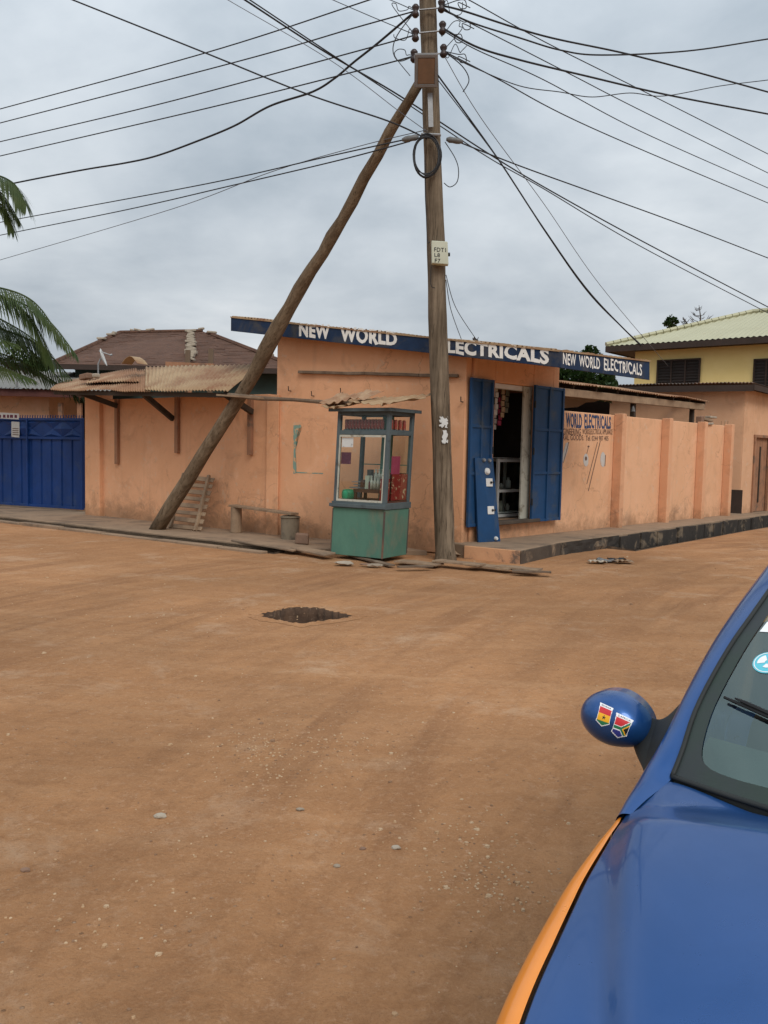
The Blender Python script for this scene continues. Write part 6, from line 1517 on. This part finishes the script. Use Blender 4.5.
# door mirror --------------------------------------------------------
for s in (1,-1):
    mc=P(619,717,1.0) 
    tt=(mc-O2).dot(CT); dd=.8-(mc-O2).dot(CW)
    ctr=cp3(tt,dd,1.0,s)
    ax1=(CW*s*.98+Z*.10).normalized()       # long axis outwards
    ax2=(Z*.98-CW*s*.10).normalized(); ax3=CT
    def shell(u,v,ctr=ctr,ax1=ax1,ax2=ax2,ax3=ax3):
        th_=2*math.pi*u; ph=math.pi*v*.5          # dome pointing forward (-CT)
        c_,s_=math.cos(th_),math.sin(th_); r=math.sin(ph)**.9
        x=c_*r; y=s_*r; 
        # egg: fatter outboard, narrower and lower inboard
        hgt=.066*(1-.10*(-x)) if x<0 else .066
        return ctr+ax1*(.091*x)+ax2*(hgt*y-.012*max(0,-x)**2)-ax3*(.085*math.cos(ph)**.85+.005)
    mb=MB(); mb.grid(shell,56,20)
    mb.grid(lambda u,v:(lambda p:p+ax3*.055*v-(p-ctr-ax3*0)*.08*v)(shell(u,1)),56,4)
    mir=mb.build('door_mirror','carblue',car,smooth=True)
    mb=MB(); mb.grid(lambda u,v:ctr+ax3*.035+(shell(u,1)-ctr)*.86*v,56,3); mb.build('mirror_glass','metal',mir)
    ft=cp3(.235,.012,.985,s); fb=cp3(.13,-.008,.905,s); fc=cp3(.30,.012,.96,s)
    mb=MB()
    j0=ctr-ax1*.062-ax2*.030-ax3*.02
    def foot(u,v):
        th_=2*math.pi*u; c_,s_=math.cos(th_),math.sin(th_)
        A=ctr-ax1*.052-ax2*.024+(ax2*.034+ax3*.020)*c_+ax3*.030*s_
        cB=cp3(.21,.052,.975,s); Bm=cB+(CT*.16+Z*.095)*c_+Z*.03*s_
        p=A.lerp(Bm,v); m=math.sin(v*math.pi)*.010; ctrl=(ctr-ax1*.052-ax2*.02).lerp(cB,v)
        return ctrl+(p-ctrl)*(1-.30*math.sin(math.pi*v)**1.2)
    mb.grid(foot,28,10); mb.build('mirror_arm','trim',mir,smooth=True)
    if s==1:
        G=56*1
        vs=[shell(i/96,j/40) for j in range(41) for i in range(97)]
        bv=BVHTree.FromPolygons(vs,[(j*97+i,j*97+i+1,(j+1)*97+i+1,(j+1)*97+i) for j in range(40) for i in range(96)])
        def onm(px,py,off=.0012):
            r=ray(px,py).normalized(); loc,nr,ix,ds=bv.ray_cast(EYE,r)
            if loc is None: loc,nr,ix,ds=bv.find_nearest(PY(px,py,mc.y-.06)); 
            if nr.dot(EYE-loc)<0: nr=-nr
            return loc+nr*off
        def flag(quad,colf,name,txt):
            # quad px corners tl,tr,br,bl ; colf(u,v)->material index or None, u right, v down
            K=40; mb=MB(); tl,tr,br,bl=[Vector(q) for q in quad]
            g=[[None]*(K+1) for _ in range(K+1)]
            for j in range(K+1):
                for i in range(K+1):
                    q=tl.lerp(tr,i/K).lerp(bl.lerp(br,i/K),j/K); g[j][i]=onm(q.x,q.y)
            vs=[g[j][i] for j in range(K+1) for i in range(K+1)]; o=len(mb.v); mb.v+=vs
            for j in range(K):
                for i in range(K):
                    m_=colf((i+.5)/K,(j+.5)/K)
                    if m_ is not None: mb.f.append([j*(K+1)+i,j*(K+1)+i+1,(j+1)*(K+1)+i+1,(j+1)*(K+1)+i]); mb.m.append(m_)
            ob_=mb.build(name,['fwhite','fred','fyel','fgreen','fblack','fblue'],mir,fixn=False)
            uv,fs=text2d(txt,.01); mb=MB(); vs=[]
            for u,v in uv:
                q=tl.lerp(tr,.14+.72*u).lerp(bl.lerp(br,.14+.72*u),.115-.075*v); vs.append(onm(q.x,q.y,.0018))
            mb.add(vs,fs); mb.build('sticker_lettering','fblack',ob_,fixn=False)
        def shield(u,v):
            # pointed lower edge, waisted sides
            w=.5-.05*math.sin(min(1,v)*math.pi*1.0)
            if abs(u-.5)>w: return 9
            if v>.80+.20*(1-abs(u-.5)/.5): return 9
            e=.035
            if abs(u-.5)>w-e or v<e or v>.80+.20*(1-abs(u-.5)/.5)-.04: return 0
            return None
        def ghana(u,v):
            s_=shield(u,v)
            if s_==9: return None
            if s_==0: return 0
            if v<.15: return 0
            if v<.42: return 1
            if v<.74:
                x,y=(u-.5),(v-.58)*1.25; r=math.hypot(x,y); a=math.atan2(x,-y); k=abs(((a/(2*math.pi)*5)%1)-.5)*2
                return 4 if r<.055+.085*k**1.5 else 2
            return 3
        def sa(u,v):
            s_=shield(u,v)
            if s_==9: return None
            if s_==0: return 0
            if v<.15: return 0
            # horizontal Y rotated: two arms enter from the left ... joined band runs down right
            # centre spine v=.56
            y=v-.57; x=u
            if x>.98: return 0
            # triangle at right side
            tri=(1-x)-abs(y)*1.5
            if x>.58+abs(y)*1.2:
                return 2 if x<.66+abs(y)*1.2 else 4
            arm=abs(abs(y)-max(0,(x-.5))*.83)
            if arm<.065: return 3
            if arm<.105: return 0
            return 1 if y<0 else 5
        flag([(600.5,702.5),(613.5,708.5),(609.0,728.5),(594.5,724.0)],ghana,'flag_sticker','GHANA')
        flag([(616.5,712.5),(633.5,720.5),(625.5,740.0),(609.5,735.5)],sa,'flag_sticker','S.AFRICA')
# ------------------------------------------------------------------ world and sun
w=bpy.data.worlds.new('World'); sc.world=w; w.use_nodes=True; nt=w.node_tree; nt.nodes.clear()
out_=nt.nodes.new('ShaderNodeOutputWorld')
SEL=math.radians(44); sdir=Vector((.30,-.85,0)).normalized(); sdir=Vector((sdir.x*math.cos(SEL),sdir.y*math.cos(SEL),math.sin(SEL)))
sky=nt.nodes.new('ShaderNodeTexSky'); sky.sky_type='NISHITA'; sky.sun_disc=False; sky.sun_elevation=SEL; sky.sun_rotation=math.atan2(sdir.x,sdir.y); sky.dust_density=3
bg=nt.nodes.new('ShaderNodeBackground'); bg.inputs[1].default_value=.012 if False else .05
tc=nt.nodes.new('ShaderNodeTexCoord'); sp=nt.nodes.new('ShaderNodeSeparateXYZ'); nt.links.new(tc.outputs['Generated'],sp.inputs[0])
def mth(op,a,b=None,clamp=False):
    m=nt.nodes.new('ShaderNodeMath'); m.operation=op; m.use_clamp=clamp
    for i,v in enumerate((a,b)):
        if v is None: continue
        if isinstance(v,(int,float)): m.inputs[i].default_value=v
        else: nt.links.new(v,m.inputs[i])
    return m.outputs[0]
zp_=mth('ADD',mth('MAXIMUM',sp.outputs[2],0.0),.30)
cb=nt.nodes.new('ShaderNodeCombineXYZ'); nt.links.new(mth('DIVIDE',sp.outputs[0],zp_),cb.inputs[0]); nt.links.new(mth('DIVIDE',sp.outputs[1],zp_),cb.inputs[1]); cb.inputs[2].default_value=2.3
n1=noisef(nt,cb.outputs[0],1.75,9,.55,.12); n2=noisef(nt,cb.outputs[0],.7,4,.5,.1)
mx=mth('ADD',mth('MULTIPLY',n1,.5),mth('MULTIPLY',n2,.5))
cr_=ramp(nt,mx,[(.36,(.325,.385,.445)),(.47,(.50,.555,.61)),(.56,(.64,.69,.735)),(.68,(.90,.925,.94))])
el=mth('ADD',mth('MULTIPLY',mth('MAXIMUM',sp.outputs[2],0.0),1.15),.70)
vm=nt.nodes.new('ShaderNodeVectorMath'); vm.operation='SCALE'; nt.links.new(cr_.outputs[0],vm.inputs[0]); nt.links.new(el,vm.inputs['Scale'])
bg2=nt.nodes.new('ShaderNodeBackground'); nt.links.new(vm.outputs[0],bg2.inputs[0]); bg2.inputs[1].default_value=1.0
mxs=nt.nodes.new('ShaderNodeMixShader'); mxs.inputs[0].default_value=.96
nt.links.new(sky.outputs[0],bg.inputs[0]); nt.links.new(bg.outputs[0],mxs.inputs[1]); nt.links.new(bg2.outputs[0],mxs.inputs[2]); nt.links.new(mxs.outputs[0],out_.inputs[0])
sl_=bpy.data.lights.new('sun','SUN'); sl_.energy=1.45; sl_.angle=math.radians(26); sl_.color=(1,.96,.9)
so=bpy.data.objects.new('sun',sl_); C.objects.link(so); so.rotation_euler=(-sdir).to_track_quat('-Z','Y').to_euler(); so.location=(5,-5,20)
sc.view_settings.view_transform='Standard'; sc.view_settings.look='None'; sc.view_settings.exposure=.17; sc.view_settings.gamma=1
sc.render.engine='CYCLES'; sc.render.resolution_x=768; sc.render.resolution_y=1024
